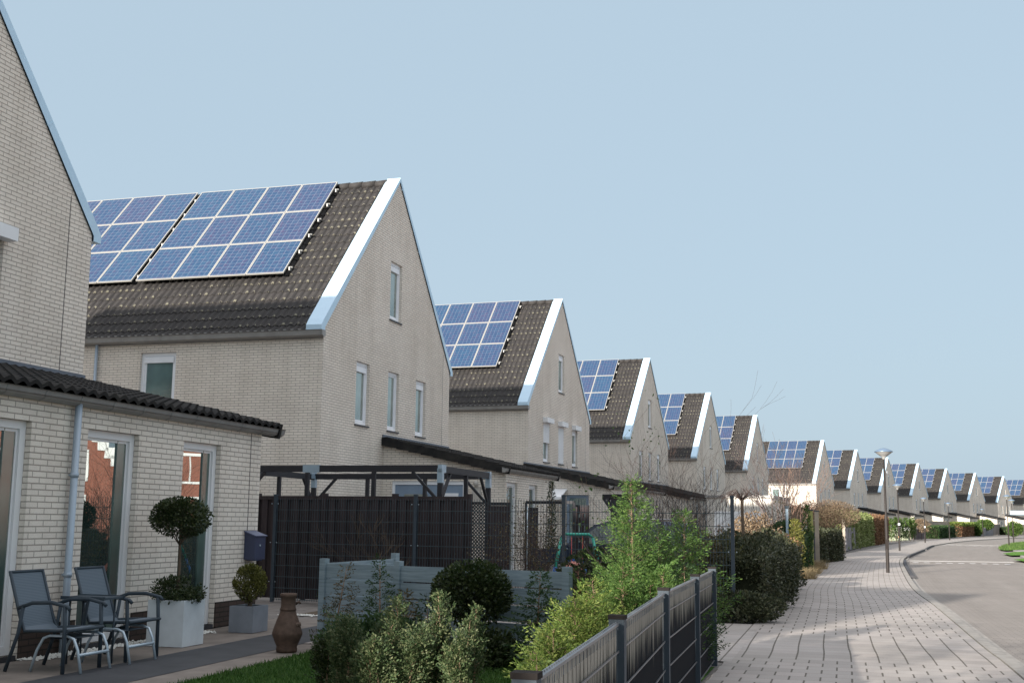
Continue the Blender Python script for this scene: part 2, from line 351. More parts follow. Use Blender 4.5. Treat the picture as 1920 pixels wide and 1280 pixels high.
def strip3(mb,d0,d1,z0,z1,m=0,i0=0,i1=None):
    ribbon(mb,d0,d1,z1,m,i0,i1); ribbon(mb,d0,d0+.001,z1,m,i0,i1,z1=z1)
    i1=len(KL)-1 if i1 is None else i1
    for i in range(i0,i1):
        for d in (d0,d1):
            a,b=off(i,d),off(i+1,d); mb.face([(a.x,a.y,z0),(b.x,b.y,z0),(b.x,b.y,z1),(a.x,a.y,z1)],m)
        if i in (i0,i1-1):
            j=i if i==i0 else i+1; a,b=off(j,d0),off(j,d1); mb.face([(a.x,a.y,z0),(b.x,b.y,z0),(b.x,b.y,z1),(a.x,a.y,z1)],m)
struct('ground',MB().face([(-900,-300,-.13),(900,-300,-.13),(900,2200,-.13),(-900,2200,-.13)]),MT['ground_soil'])
ROADW=5.3
struct('road',ribbon(MB(),0,ROADW,-.075),roadm)
# pavement with stack-bond driveway bands
def near_idx(p):
    p=Vector((p[0],p[1],0)); return min(range(len(KL)),key=lambda i:(KL[i]-p).length)
s_band=[]
mb=MB(); c0=F1(13.68,8.0); c1=F1(13.68,11.2)
# refine: use arc lengths
def arc_of(p):
    i=near_idx(p); return ARC[i]
dense=[]
BA=None
P0=ground(1600,1262); P1=ground(1600,1188)
def arc_proj(p):
    p=Vector((p[0],p[1],0)); best=None
    for i in range(len(KL)-1):
        a,b=KL[i],KL[i+1]; t=max(0,min(1,(p-a).dot(b-a)/(b-a).length_squared)); q=a+(b-a)*t
        if best is None or (p-q).length<best[0]: best=((p-q).length,ARC[i]+t*(ARC[i+1]-ARC[i]))
    return best[1]
b0=round(arc_proj(ground(1500,1236))/.3)*.3; b1=round(arc_proj(ground(1500,1187))/.3)*.3
def at_arc(s,d):
    for i in range(len(KL)-1):
        if ARC[i+1]>=s or i==len(KL)-2:
            t=(s-ARC[i])/(ARC[i+1]-ARC[i]); return off(i,d)*(1-t)+off(i+1,d)*t
S=sorted(set(ARC+[b0,b1])); D_IN,D_OUT=-3.15,-.165
mb=MB()
for s0,s1 in zip(S,S[1:]):
    m=1 if (s0>=b0-1e-6 and s1<=b1+1e-6) else 0
    q=[at_arc(s0,D_IN),at_arc(s0,D_OUT),at_arc(s1,D_OUT),at_arc(s1,D_IN)]
    mb.face([(p.x,p.y,0) for p in q],m,uv=[(D_IN,s0),(D_OUT,s0),(D_OUT,s1),(D_IN,s1)])
struct('pavement',mb,[slab,slabstack])
k_hi0,k_hi1=near_idx((12.2,36.5)),near_idx((18.3,55.5))
mb=MB(); ik=len(KL)-1
strip3(mb,-.145,-.008,-.08,.004); struct('kerb',mb,kerbm)
mb=MB(); ribbon(mb,-.19,.03,-.05); struct('kerb_joint',mb,MT['soil'])
mb=MB()
strip3(mb,.014,.13,-.08,-.06); struct('gutter_strip',mb,kerbm)
mb=MB()
for p,q in (((12.0,35.5),(17.2,51.8)),((19.3,57.6),(26,74.5)),((26.8,76.6),(33.0,92))):
    i0,i1=near_idx(p),near_idx(q); strip3(mb,.0,.12,-.08,.03,0,i0,max(i1,i0+1))
struct('raised_kerb',mb,kerbdark)
mb=MB(); strip3(mb,ROADW,ROADW+.14,-.08,.004); struct('far_kerb',mb,kerbm)
mb=MB(); ribbon(mb,ROADW+.14,ROADW+12,-.004); struct('far_pavement',mb,slab)
# markings
mb=MB()
def dashes(pa,pb,n,size,row2=False):
    a=ground(*pa); b=ground(*pb); a.z=b.z=0; d=(b-a); L=d.length; d.normalize(); nrm=Vector((-d.y,d.x,0))
    for i in range(n):
        c=a+d*(L*(i+.5)/n)
        q=[c-d*size/2-nrm*size*.8,c+d*size/2-nrm*size*.8,c+d*size/2+nrm*size*.8,c-d*size/2+nrm*size*.8]
        mb.face([(p.x,p.y,-.071) for p in q])
dashes((1706,1050.5),(1900,1054),9,.24); dashes((1764,1019.6),(1882,1023.2),8,.34)
a=ground(1706,1047.5); b=ground(1900,1050.2); mb.beam((a.x,a.y,-.073),(b.x,b.y,-.073),.2,.004)
a=ground(1764,1018.2); b=ground(1882,1021.0); mb.beam((a.x,a.y,-.073),(b.x,b.y,-.073),.3,.004)
struct('road_marking',mb,markm)
# yards: one sheet from behind the houses to the pavement
mb=MB(); i1=len(KL)-1
for i in range(0,i1):
    a,b,c,e=off(i,-60),off(i,-3.0),off(i+1,-3.0),off(i+1,-60)
    mb.face([(p.x,p.y,-.012) for p in (a,b,c,e)],uv=[(-60,ARC[i]),(-3,ARC[i]),(-3,ARC[i+1]),(-60,ARC[i+1])])
struct('yard_paving',mb,yardm)
def poly(name,pts,z,m,kind='structure'):
    return tag(MB().face([(p[0],p[1],z) for p in pts]).build(name,m),kind=kind)
FL=lambda L,i=1:[F1(v,u,0,i) for v,u in L]
poly('edging',FL([(3.5,-4),(5.95,-4),(5.95,9.3),(3.5,9.3)]),-.006,MT['edging_slabs'])
poly('garden_path',FL([(4.62,-4),(5.5,-4),(5.5,9.3),(4.62,9.3)]),-.002,MT['dark_path_paving'])
lawn=FL([(5.98,-4),(10.5,-4),(10.5,5.6),(8.3,5.9),(6.5,5.9),(5.98,5.6)])
poly('lawn',lawn,-.001,MT['turf'])
poly('flower_bed',FL([(3.5,9.9),(8.8,9.9),(8.8,12.3),(3.5,12.3)]),.0,MT['soil'])
q=FL([(5.5,6.1),(10.62,6.1),(10.62,11.1),(5.5,11.1)]); tag(MB().face([(p[0],p[1],.002) for p in q],uv=[(5.5,6.1),(10.62,6.1),(10.62,11.1),(5.5,11.1)]).build('entrance_path',slabstack),kind='structure')
# grass island right of the road
I1=[ground(*p) for p in ((1872,1026),(1880,1022),(1900,1017.5),(1924,1015),(1990,1014),(1990,1029),(1924,1030),(1885,1031.5),(1874,1030))]
I2=[ground(*p) for p in ((1880,1037.2),(1900,1034.5),(1926,1033.5),(1990,1033.5),(1990,1040.5),(1926,1040.5),(1895,1041))]
I3=[ground(*p) for p in ((1899,1049),(1920,1046.5),(1990,1045),(1990,1054),(1924,1052.5))]
k=NT('bright_turf',(.1,.2,.03),.9,0,.1); v=k.obj(); k.col(k.ramp(k.noise(1.2,5,v),[(.3,(.055,.15,.02)),(.7,(.13,.24,.045))])); k.bump(k.noise(30,3,v),.8,.03); BT=k.m
for P in (I1,I2,I3): poly('verge_grass',P,.012,BT)
def tufts(name,polyg,n,h,mat,label,zb=0,lean=.4,wd=.006):
    from mathutils.geometry import intersect_point_line
    xs=[p[0] for p in polyg]; ys=[p[1] for p in polyg]; P=[]
    def inside(x,y):
        c=False;j=len(polyg)-1
        for i in range(len(polyg)):
            xi,yi=polyg[i][0],polyg[i][1]; xj,yj=polyg[j][0],polyg[j][1]
            if (yi>y)!=(yj>y) and x<(xj-xi)*(y-yi)/(yj-yi)+xi: c=not c
            j=i
        return c
    while len(P)<n:
        x=rng.uniform(min(xs),max(xs)); y=rng.uniform(min(ys),max(ys))
        if inside(x,y): P.append((x,y,zb))
    P=np.array(P); D=np.column_stack([rng.normal(0,lean,n),rng.normal(0,lean,n),np.ones(n)])*h*rng.uniform(.5,1.2,(n,1))
    side=rng.normal(size=(n,3)); side[:,2]=0; side/=np.linalg.norm(side,axis=1)[:,None]; side*=wd
    V=np.stack([P-side,P+side,P+D],1).reshape(-1,3)
    me=fastmesh(name,V,3,mat); o=add(name,me); return o
def fastmesh(name,V,k,mat,extra=None):
    me=bpy.data.meshes.new(name); nv=len(V); nf=nv//k
    me.vertices.add(nv); me.vertices.foreach_set('co',np.asarray(V,dtype=np.float32).ravel())
    me.loops.add(nv); me.loops.foreach_set('vertex_index',np.arange(nv,dtype=np.int32))
    me.polygons.add(nf); me.polygons.foreach_set('loop_start',np.arange(0,nv,k,dtype=np.int32))
    me.materials.append(mat); me.update(); me.validate(); return me
tag(tufts('lawn_grass',FL([(5.98,1.0),(10.3,1.0),(10.3,5.7),(6.5,5.85),(5.98,5.6)]),42000,.045,lf_grass,''),'short green lawn grass in the front garden behind the screen fence','grass',kind='stuff')
tag(tufts('verge_tufts',I1,9000,.12,lf_green,'',wd=.02),'bright grass of the verge island across the road','grass',kind='stuff')
# ------------------------------------------------------------------ foliage generators
def unit(a): return a/np.maximum(np.linalg.norm(a,axis=1)[:,None],1e-9)
def leaves_mesh(name,P,D,size,aspect,mat,jit=.35):
    P=np.asarray(P,float); n=len(P); D=unit(np.asarray(D,float)+rng.normal(0,jit,(n,3)))
    R=unit(np.cross(D,rng.normal(size=(n,3)))); s=(size*rng.uniform(.6,1.35,n))[:,None]
    a=P; b=P+D*s*.5+R*s*aspect*.5; c=P+D*s; d=P+D*s*.5-R*s*aspect*.5
    return fastmesh(name,np.stack([a,b,c,d],1).reshape(-1,3),4,mat)
def blob_pts(n,rad,clumps=40,shell=.75,cs=.22,flat=None):
    C=unit(rng.normal(size=(clumps,3)))*rng.uniform(shell*.85,1.0,(clumps,1)); 
    idx=rng.integers(0,clumps,n); P=C[idx]+rng.normal(0,cs,(n,3))
    r=np.linalg.norm(P,axis=1); P=P/np.maximum(r,1)[:,None]**.8
    inner=rng.random(n)<.2; P[inner]*=rng.uniform(.3,.9,(inner.sum(),1))
    return P*np.array(rad)
def ball_bush(name,label,cat,loc,rad,n,size,mat,stem=.0,stemr=.02,group=None,aspect=.55,clumps=50,cs=.2,low=0):
    t=thing(name,label,cat,loc,0,group)
    P=blob_pts(n,rad,clumps,cs=cs); D=P/np.array(rad)
    if low: P=P[P[:,2]>-low]; D=D[:len(P)]
    P=P+np.array([0,0,stem+rad[2]*.95])
    add('foliage',leaves_mesh('foliage',P,D+[0,0,.3],size,aspect,mat,.6),t)
    if stem:
        m=MB(); m.tube([(0,0,0),(.01,.01,stem*.5),(0,0,stem+rad[2]*.3)],[stemr*1.2,stemr,stemr*.8],7)
        for a in range(5): th=a*1.26; m.tube([(0,0,stem*.85),(rad[0]*.5*math.cos(th),rad[1]*.5*math.sin(th),stem+rad[2]*.5)],[stemr*.5,stemr*.25],5)
        m.build('trunk',bark,t)
    return t
def conifer(name,label,loc,h,rad,mat,nb=170,size=.045,stems=1,upr=.9,group=None,tip=.15,dens=1.0,spread=.12,wood=barklight,cat='conifer',prof=None,aspect=.42,droop=.25,clump=.0):
    t=thing(name,label,cat,loc,0,group); P=[];D=[]; m=MB()
    for sidx in range(stems):
        ang=rng.uniform(0,2*PI); bx,by=(0,0) if sidx==0 else (spread*math.cos(ang),spread*math.sin(ang)); hh=h*(1 if sidx==0 else rng.uniform(.72,.95))
        tx,ty=bx+rng.normal(0,.05),by+rng.normal(0,.05)
        tr=[(bx*.3,by*.3,0),(bx,by,hh*.3),(bx+(tx-bx)*.5,by+(ty-by)*.5,hh*.65),(tx,ty,hh*.97)]; m.tube(tr,[.015*h**.5,.012*h**.5,.007*h**.5,.002],6)
        for b in range(nb):
            f=(b+rng.random())/nb; f=f**.9; z=hh*(.04+.94*f)
            if prof: R=rad*prof(f)
            else: R=rad*(1-f)**.75*min(1,.55+f*2.5)+.04
            R*=(rng.uniform(.6,1.12) if not clump else rng.choice([.45,.7,1.0,1.35])*rng.uniform(.8,1.15)); az=b*2.399+rng.normal(0,.3)
            q=z/hh; cx=bx+(tx-bx)*q; cy=by+(ty-by)*q
            base=np.array([cx,cy,z]); out=np.array([math.cos(az),math.sin(az),upr*rng.uniform(.5,1.2)]); out/=np.linalg.norm(out)
            L=R/max(.35,math.hypot(out[0],out[1])); 
            if b%3==0: m.tube([tuple(base),tuple(base+out*L*.6)],[.005,.0015],3,cap=False)
            side=np.cross(out,[0,0,1]); side/=np.linalg.norm(side); upv=np.cross(side,out)
            tilt=rng.normal(0,.8); sd=side*math.cos(tilt)+upv*math.sin(tilt)
            nt_=max(3,int(L/.035*dens))
            for j in range(nt_):
                tt=.15+.85*(j+rng.random())/nt_; c=base+out*L*tt+np.array([0,0,.08*L*tt*tt])
                wl=(.10+.32*L)*(1-tt*.75)*rng.uniform(.5,1.1); s=1 if j%2 else -1
                dv=out*.75+sd*s*.8; dv/=np.linalg.norm(dv)
                kk=max(2,int(wl/(size*.5)))
                for q2 in range(kk):
                    P.append(c+dv*wl*(q2/kk)+np.array([0,0,-droop*wl*(q2/kk)**2])); D.append(dv+sd*s*.5*(1 if q2%2 else -1)+rng.normal(0,.15,3))
            P.append(base+out*L); D.append(out)
    add('foliage',leaves_mesh('foliage',P,D,size,aspect,mat,.18),t); m.build('trunk',wood,t); return t
def hedge(name,label,loc,rot,L,W,H,n,size,mat,core=None,group=None,cat='hedge',bumpy=.08,topmat=None,aspect=.6,stemw=None):
    """X along, Y across"""
    t=thing(name,label,cat,loc,rot,group)
    n=int(n); a=rng.random(n); faces=rng.random(n)
    P=np.empty((n,3)); D=np.zeros((n,3)); x=rng.uniform(-L/2,L/2,n); y=rng.uniform(-W/2,W/2,n); z=rng.uniform(0,H,n)
    ar=np.array([L*H,L*H,L*W,W*H,W*H]); ar=ar/ar.sum(); c=rng.choice(5,n,p=ar)
    y=np.where(c==0,-W/2,np.where(c==1,W/2,y)); z=np.where(c==2,H,z); x=np.where(c==3,-L/2,np.where(c==4,L/2,x))
    D[c==0]=[0,-1,.3];D[c==1]=[0,1,.3];D[c==2]=[0,0,1];D[c==3]=[-1,0,.3];D[c==4]=[1,0,.3]
    P=np.stack([x,y,z],1)
    wob=bumpy*(np.sin(x*3.1+z*2.3)+np.sin(y*5+x*1.7+1)+np.sin(z*6.1+x*7.3))/2
    inn=rng.exponential(.06,n)
    P=P+D*(wob-inn)[:,None]+rng.normal(0,.025,(n,3)); P[:,2]=np.maximum(P[:,2],0.01)
    add('foliage',leaves_mesh('foliage',P,D,size,aspect,mat,.8),t)
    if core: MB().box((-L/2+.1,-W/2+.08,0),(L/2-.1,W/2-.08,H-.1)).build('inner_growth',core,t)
    return t
def twigs(mb,p,d,L,r,lv,spread=.5,n=3,up=.15,seg=3,tips=None,minr=.0015):
    pts=[Vector(p)]; d=Vector(d).normalized(); rs=[r]
    for i in range(seg):
        d=(d+Vector((random.gauss(0,.12),random.gauss(0,.12),random.gauss(up*.5,.08)))).normalized(); pts.append(pts[-1]+d*L/seg); rs.append(max(minr,r*(1-.55*(i+1)/seg)))
    mb.tube(pts,rs,5 if r>.012 else 3,cap=False)
    if tips is not None and lv==0: tips.append((pts[-1],d))
    if lv>0:
        for i in range(n+ (1 if random.random()<.4 else 0)):
            j=random.randint(1,seg); b=pts[j]; q=Vector((random.gauss(0,1),random.gauss(0,1),random.gauss(.2,.6))).normalized()
            twigs(mb,b,(d*1.0+q*spread*1.6).normalized(),L*random.uniform(.5,.78),max(minr,rs[j]*.62),lv-1,spread,n,up,seg,tips,minr)
def bare_shrub(name,label,loc,h,nst,spread,lv,mat=twig,r=.012,cat='shrub',n=3,leaf=None,lsize=.05,nleaf=0,up=.15,group=None):
    t=thing(name,label,cat,loc,0,group); mb=MB(); tips=[]
    for i in range(nst):
        a=random.uniform(0,2*PI); s=random.uniform(0,spread)
        twigs(mb,(.12*math.cos(a),.12*math.sin(a),0),(s*math.cos(a),s*math.sin(a),1),h*random.uniform(.45,.7),r,lv,.5,n,up,3,tips,minr=.0025 if Vector(loc).length>30 else .0016)
    mb.build('branches',mat,t)
    if leaf:
        T=np.array([list(p) for p,_ in tips]); idx=rng.integers(0,len(T),nleaf); P=T[idx]+rng.normal(0,.12,(nleaf,3)); P[:,2]=np.abs(P[:,2])
        add('foliage',leaves_mesh('foliage',P,rng.normal(size=(nleaf,3)),lsize,.6,leaf,.4),t)
    return t
# ------------------------------------------------------------------ houses (local: X outward, Y along the street, Z up)
W,EV,RD,LEN=9.03,6.02,10.92,12.7
SL=(RD-EV)/(W/2)
def wall_strip(mb,outline,holes,to3,m=0,depth=.13,mrev=0):
    """outline: list of (x,top z) breakpoints; bottom 0. holes (x0,x1,z0,z1)"""
    xs=sorted(set([x for x,_ in outline]+[h[0] for h in holes]+[h[1] for h in holes]))
    def top(x):
        for (a,za),(b,zb) in zip(outline,outline[1:]):
            if a<=x<=b: return za+(zb-za)*(x-a)/(b-a)
    for a,b in zip(xs,xs[1:]):
        mid=(a+b)/2; hs=sorted([h for h in holes if h[0]<mid<h[1]],key=lambda h:h[2]); z=0
        for h in hs:
            if h[2]-z>1e-4: mb.face([to3(a,z,0),to3(b,z,0),to3(b,h[2],0),to3(a,h[2],0)],m)
            z=h[3]
        mb.face([to3(a,z,0),to3(b,z,0),to3(b,top(b),0),to3(a,top(a),0)],m)
    for x0,x1,z0,z1 in holes:
        c=[(x0,z0),(x1,z0),(x1,z1),(x0,z1)]
        for (xa,za),(xb,zb) in zip(c,c[1:]+c[:1]): mb.face([to3(xa,za,0),to3(xb,zb,0),to3(xb,zb,depth),to3(xa,za,depth)],mrev)
        mb.face([to3(x0,z0,depth),to3(x1,z0,depth),to3(x1,z1,depth),to3(x0,z1,depth)],1)
RVD=.13
GW=[(1.97,2.80,3.90,5.53),(4.09,4.86,3.90,5.53),(6.19,6.96,3.90,5.53),(4.07,4.89,6.97,8.62)]   # gable windows
NW=[(-5.08,-4.05,3.9,5.6),(-8.6,-7.6,3.9,5.6)]
def m_wall():
    mb=MB(); ol=[(0,EV+.07),(W/2,RD+.08),(W,EV+.07)]
    wall_strip(mb,ol,GW,lambda x,z,d:(-d,x,z))
    wall_strip(mb,ol,[],lambda x,z,d:(-LEN,W-x,z) if False else (-LEN,x,z))
    wall_strip(mb,[(-LEN,EV),(0,EV)],NW,lambda x,z,d:(x,d,z))
    wall_strip(mb,[(-LEN,EV),(0,EV)],[],lambda x,z,d:(x,W,z))
    # movement joint in the gable (dark vertical line)
    mb.box((-.005,8.42,0),(.003,8.432,6.6),1)
    return mb.mesh('wall',[brick,slate])
def m_roof():
    """two pantiled slopes, tiles modelled"""
    mb=MB(); CO,RW=.2,.36; x0,x1=-LEN+.35,-.36
    ncol=int((x1-x0)/CO)+1; ns=6
    th=math.atan(SL); SLEN=(W/2+.13)/math.cos(th); nr=int(SLEN/RW)+1
    for side in (0,1):
        def P(x,s,hh):
            y=-.13+s*math.cos(th); z=EV-.13*SL+s*math.sin(th); y-=hh*math.sin(th); z+=hh*math.cos(th)
            return (x,y if side==0 else W-y,z)
        X=[min(x0+i*CO/ns,x1) for i in range(ncol*ns+1) if x0+(i-1)*CO/ns<x1]
        prof=[.055*(.5+.5*math.sin(2*PI*((x/CO)%1)))**1.3 for x in X]
        for r in range(nr):
            s0=r*RW; s1=min((r+1)*RW+.0,SLEN)
            if s0>=SLEN: break
            i0=len(mb.v)
            for x,p in zip(X,prof):
                mb.v+= [P(x,s0,p+.0),P(x,s0,p+.03),P(x,s1,p+.008)]
            for i in range(len(X)-1):
                a=i0+i*3; b=a+3
                for q in ((a,b,b+1,a+1),(a+1,b+1,b+2,a+2)):
                    q=q if side==0 else q[::-1]
                    mb.f.append(q); mb.m.append(0); mb.smooth.append(False)
                    mb.uvs[len(mb.f)-1]=[( mb.v[j][0], (s0+.001 if (j-i0)%3<2 else s1-.001)) for j in q]
        mb.face([P(x0,0,.02),P(x1,0,.02),P(x1,SLEN,.02),P(x0,SLEN,.02)],0)
    return mb.mesh('roof',[rooftile])
def m_ridge():
    mb=MB(); x=-LEN+.35
    while x<-.4:
        x2=min(x+.42,-.36); mb.tube([(x,W/2,RD+.045),(x2,W/2,RD+.055)],[.115,.125],8); x=x2-.02
    return mb.mesh('ridge_cap',[rooftile])
def m_barge(side,end):
    """white metal verge: flat top .38 wide, small outer face"""
    mb=MB(); h=.17; xa,xb=((-.38,.035) if end==0 else (-LEN-.035,-LEN+.38))
    th=math.atan(SL); o=h/math.cos(th)
    prof=[(-.20,EV-.03),(-.20,EV+.10),(-.08,EV+.25),(W/2,RD+.20)]
    low=[(-.05,EV-.03),(-.05,EV-.0),(.0,EV+.06),(W/2,RD+.075)]
    f=(lambda y:y) if side==0 else (lambda y:W-y)
    for i in range(3):
        (y0,z0),(y1,z1)=prof[i],prof[i+1]; (a0,b0_),(a1,b1_)=low[i],low[i+1]
        mb.face([(xa,f(y0),z0),(xb,f(y0),z0),(xb,f(y1),z1),(xa,f(y1),z1)])
        for x in (xa,xb): mb.face([(x,f(y0),z0),(x,f(y1),z1),(x,f(a1),b1_),(x,f(a0),b0_)])
    mb.face([(xa,f(-.20),EV-.03),(xb,f(-.20),EV-.03),(xb,f(-.0),EV-.03),(xa,f(-.0),EV-.03)])
    mb.face([(xb,f(-.05),EV-.03),(xb,f(.0),EV-.03),(xb,f(.0),EV+.06),(xb,f(-.05),EV-.0)])
    
    # cover joints
    for t in (.28,.64,.95):
        y=-.06+(W/2+.06)*t; z=EV+.25+(RD+.20-EV-.25)*t
        M=Matrix.Translation((0,f(y),z))@Matrix.Rotation(th if side==0 else -th,4,'X')
        mb.box((xa-.004,-.012,-.12),(xb+.004,.012,.006),0,M)
    return mb.mesh('barge_board',[barge])
def m_gutter():
    mb=MB(); zt=EV-.02
    pr=[(-.02,zt-.15),(-.11,zt-.17),(-.19,zt-.13),(-.215,zt-.02),(-.235,zt-.01)]
    for i in range(4):
        (y0,z0),(y1,z1)=pr[i],pr[i+1]; mb.face([(-LEN+.05,y0,z0),(.06,y0,z0),(.06,y1,z1),(-LEN+.05,y1,z1)])
        mb.face([(-LEN+.05,y0+.008,z0+.008),(.06,y0+.008,z0+.008),(.06,y1+.008,z1+.004),(-LEN+.05,y1+.008,z1+.004)])
    for x in (-LEN+.05,.06): mb.face([(x,y,z) for y,z in pr]+[(x,-.02,zt)])
    mb.box((-LEN,-.02,zt-.2),(.0,.0,zt+.06))
    x=-LEN+.6
    while x<0: mb.tube([(x,-.02,zt-.153),(x,-.11,zt-.173),(x,-.192,zt-.132),(x,-.218,zt-.02)],.007,4); x+=1.1
    return mb.mesh('gutter',[zinc])
def m_down(h):
    mb=MB(); mb.tube([(0,-.07,h),(0,-.07,.25),(0,-.07,0)],.04,10)
    for z in (h*.3,h*.7): mb.tube([(0,-.07,z),(0,-.07,z+.05)],.048,10); mb.box((-.01,-.07,z+.015),(.01,0,z+.035))
    return mb.mesh('downpipe',[pipe])
def win_parts(w,h,kind,fm):
    """meshes in window space: X right, Y inward, Z up; origin outer wall plane bottom-left"""
    d=.10; f=MB(); t=.09 if kind=='tall' else .085
    def frame(x0,x1,z0,z1,t,y0,y1):
        f.box((x0,y0,z0),(x0+t,y1,z1)); f.box((x1-t,y0,z0),(x1,y1,z1)); f.box((x0+t,y0+.001,z1-t),(x1-t,y1,z1)); f.box((x0+t,y0+.001,z0),(x1-t,y1,z0+t))
    frame(.002,w-.002,.002,h-.002,t,d-.03,d+.04)
    tt=t+.004
    if kind=='tall':   # big patio window
        frame(tt,w-tt,tt,h-tt,.03,d-.005,d+.035)
    else:
        frame(tt,w-tt,tt,h-tt,.045,d-.012,d+.035)
        if kind in('roll','shutter'): f.box((tt+.01,d-.05,h-tt-.17),(w-tt-.01,d+.02,h-tt-.03))
    p=MB().box((t,d+.012,t),(w-t,d+.022,h-t))
    s=MB()
    if kind=='tall': s.box((0,-.01,-.06),(w,d,.0))
    else: s.box((-.03,-.035,-.045),(w+.03,d,-.003))
    return f.mesh('window',[fm]),p.mesh('pane',[glass_up]),s.mesh('sill',[slate])
WCACHE={}
def window(parent,x,y,z,rot,w,h,kind='roll',fm=None,pane=None,shutter=None,name='window',label=None):
    key=(round(w,2),round(h,2),kind,(fm or whiteframe).name)
    if key not in WCACHE: WCACHE[key]=win_parts(w,h,kind,fm or whiteframe)
    a,b,c=WCACHE[key]; o=add(name,a,parent,label,(x,y,z),rot)
    pb=b
    if pane:
        kk=key+(pane.name,)
        if kk not in WCACHE: m2=b.copy(); m2.materials[0]=pane; WCACHE[kk]=m2
        pb=WCACHE[kk]
    add('pane',pb,o); add('sill',c,o)
    if shutter is not None:
        mb=MB().box((-.06,-.2,h-.03),(w+.06,.0,h+.17)); mb.build('shutter_box',shutterm,o)
        if shutter>0:
            mb=MB(); n=int(h*shutter/.05)
            for i in range(n): mb.box((.01,.0,h-.05*(i+1)),(w-.01,.02,h-.05*i-.006))
            mb.build('roller_shutter',shutterm,o)
    return o
def m_ext_wall(a,b,c,kz,gz,east,near):
    mb=MB()
    wall_strip(mb,[(a,gz),(b,gz)],east,lambda x,z,d:(c-d,x,z))
    wall_strip(mb,[(0,kz),(c,gz)],near,lambda x,z,d:(x,a+d,z))
    wall_strip(mb,[(0,kz),(c,gz)],[],lambda x,z,d:(x,b,z))
    mb.face([(0,a,gz-.05),(c,a,gz-.05),(c,b,gz-.05),(0,b,gz-.05)],1)
    return mb
def m_ext_roof(a,b,c,kz,gz):
    mb=MB(); CO,RW=.2,.36; y0,y1=a-.12,b+.32; th=math.atan((kz-gz)/c); SLEN=(c+.16)/math.cos(th); ns=10
    def P(y,s,hh):
        x=c+.16-s*math.cos(th); z=gz-.16*math.tan(th)+.06+s*math.sin(th); return (x+hh*math.sin(th),y,z+hh*math.cos(th))
    n=int((y1-y0)/CO*ns); Y=[y0+i*CO/ns for i in range(n+1)]
    prof=[.045*(.5+.5*math.sin(2*PI*((y/CO)%1)))**.8 for y in Y]
    for r in range(int(SLEN/RW)+1):
        s0=r*RW; s1=min((r+1)*RW,SLEN)
        if s0>=SLEN: break
        i0=len(mb.v)
        for y,p in zip(Y,prof): mb.v+=[P(y,s0,p+.01),P(y,s0,p+.06),P(y,s1,p+.03)]
        for i in range(len(Y)-1):
            q=i0+i*3; e=q+3
            for ff in ((q,e,e+1,q+1),(q+1,e+1,e+2,q+2)): mb.f.append(ff); mb.m.append(0); mb.smooth.append(False)
    ye=Y[-1]
    mb.face([P(y0,0,.01),P(ye,0,.01),P(ye,SLEN,.01),P(y0,SLEN,.01)]); mb.face([P(y0,0,-.05),P(ye,0,-.05),P(ye,SLEN,-.05),P(y0,SLEN,-.05)])
    # verge tiles with turned down edge, stepped
    for yy in (y0,ye):
        for r in range(int(SLEN/RW)+1):
            s0=r*RW; s1=min((r+1)*RW,SLEN-.001)
            if s0>=s1: break
            A=[P(yy-.03,s0,-.14),P(yy-.03,s0,.085),P(yy-.03,s1,.06),P(yy-.03,s1,-.16)]; B=[(p[0],p[1]+.06,p[2]) for p in A]
            mb.face(A);mb.face(B[::-1]); mb.face([A[1],A[2],B[2],B[1]]); mb.face([A[0],A[3],B[3],B[0]]); mb.face([A[0],A[1],B[1],B[0]])
    return mb.mesh('extension_roof',[darktile])
def m_ext_flash(a,c,kz,gz):
    mb=MB(); y1=W+.03; sl=(kz-gz)/c
    mb.box((0.0,a-.1,kz+.10),(.03,y1,kz+.20)); mb.face([(.03,a-.1,kz+.11),(.03,y1,kz+.11),(.22,y1,kz+.11-.19*sl+.03),(.22,a-.1,kz+.11-.19*sl+.03)])
    return mb.mesh('flashing',[lead])
def m_ext_gutter(a,b,c,gz):
    mb=MB(); y0,y1=a-.35,b+.5; x0=c+.005; zt=gz+.03
    pr=[(x0,zt-.085),(x0+.05,zt-.105),(x0+.11,zt-.075),(x0+.135,zt-.0),(x0+.150,zt+.008)]
    for i in range(4):
        (xa,za),(xb,zb)=pr[i],pr[i+1]
        mb.face([(xa,y0,za),(xa,y1,za),(xb,y1,zb),(xb,y0,zb)]); mb.face([(xa,y0,za+.008),(xa,y1,za+.008),(xb-.006,y1,zb),(xb-.006,y0,zb)])
    for y in (y0,y1): mb.face([(x,y,z) for x,z in pr]+[(x0,y,zt)])
    y=y0+.25
    while y<y1: mb.tube([(x0+.004,y,zt-.088),(x0+.05,y,zt-.108),(x0+.112,y,zt-.077),(x0+.138,y,zt)],.006,4); y+=.62
    mb.box((x0-.004,y0,zt-.1),(x0+.01,y1,zt+.03))
    return mb.mesh('extension_gutter',[zinc])
M_WALL,M_ROOF,M_RIDGE,M_GUT,M_DOWN,M_DOWNX=m_wall(),m_roof(),m_ridge(),m_gutter(),m_down(5.85),m_down(2.75)
M_BARGE=[m_barge(s,e) for e in (0,1) for s in (0,1)]
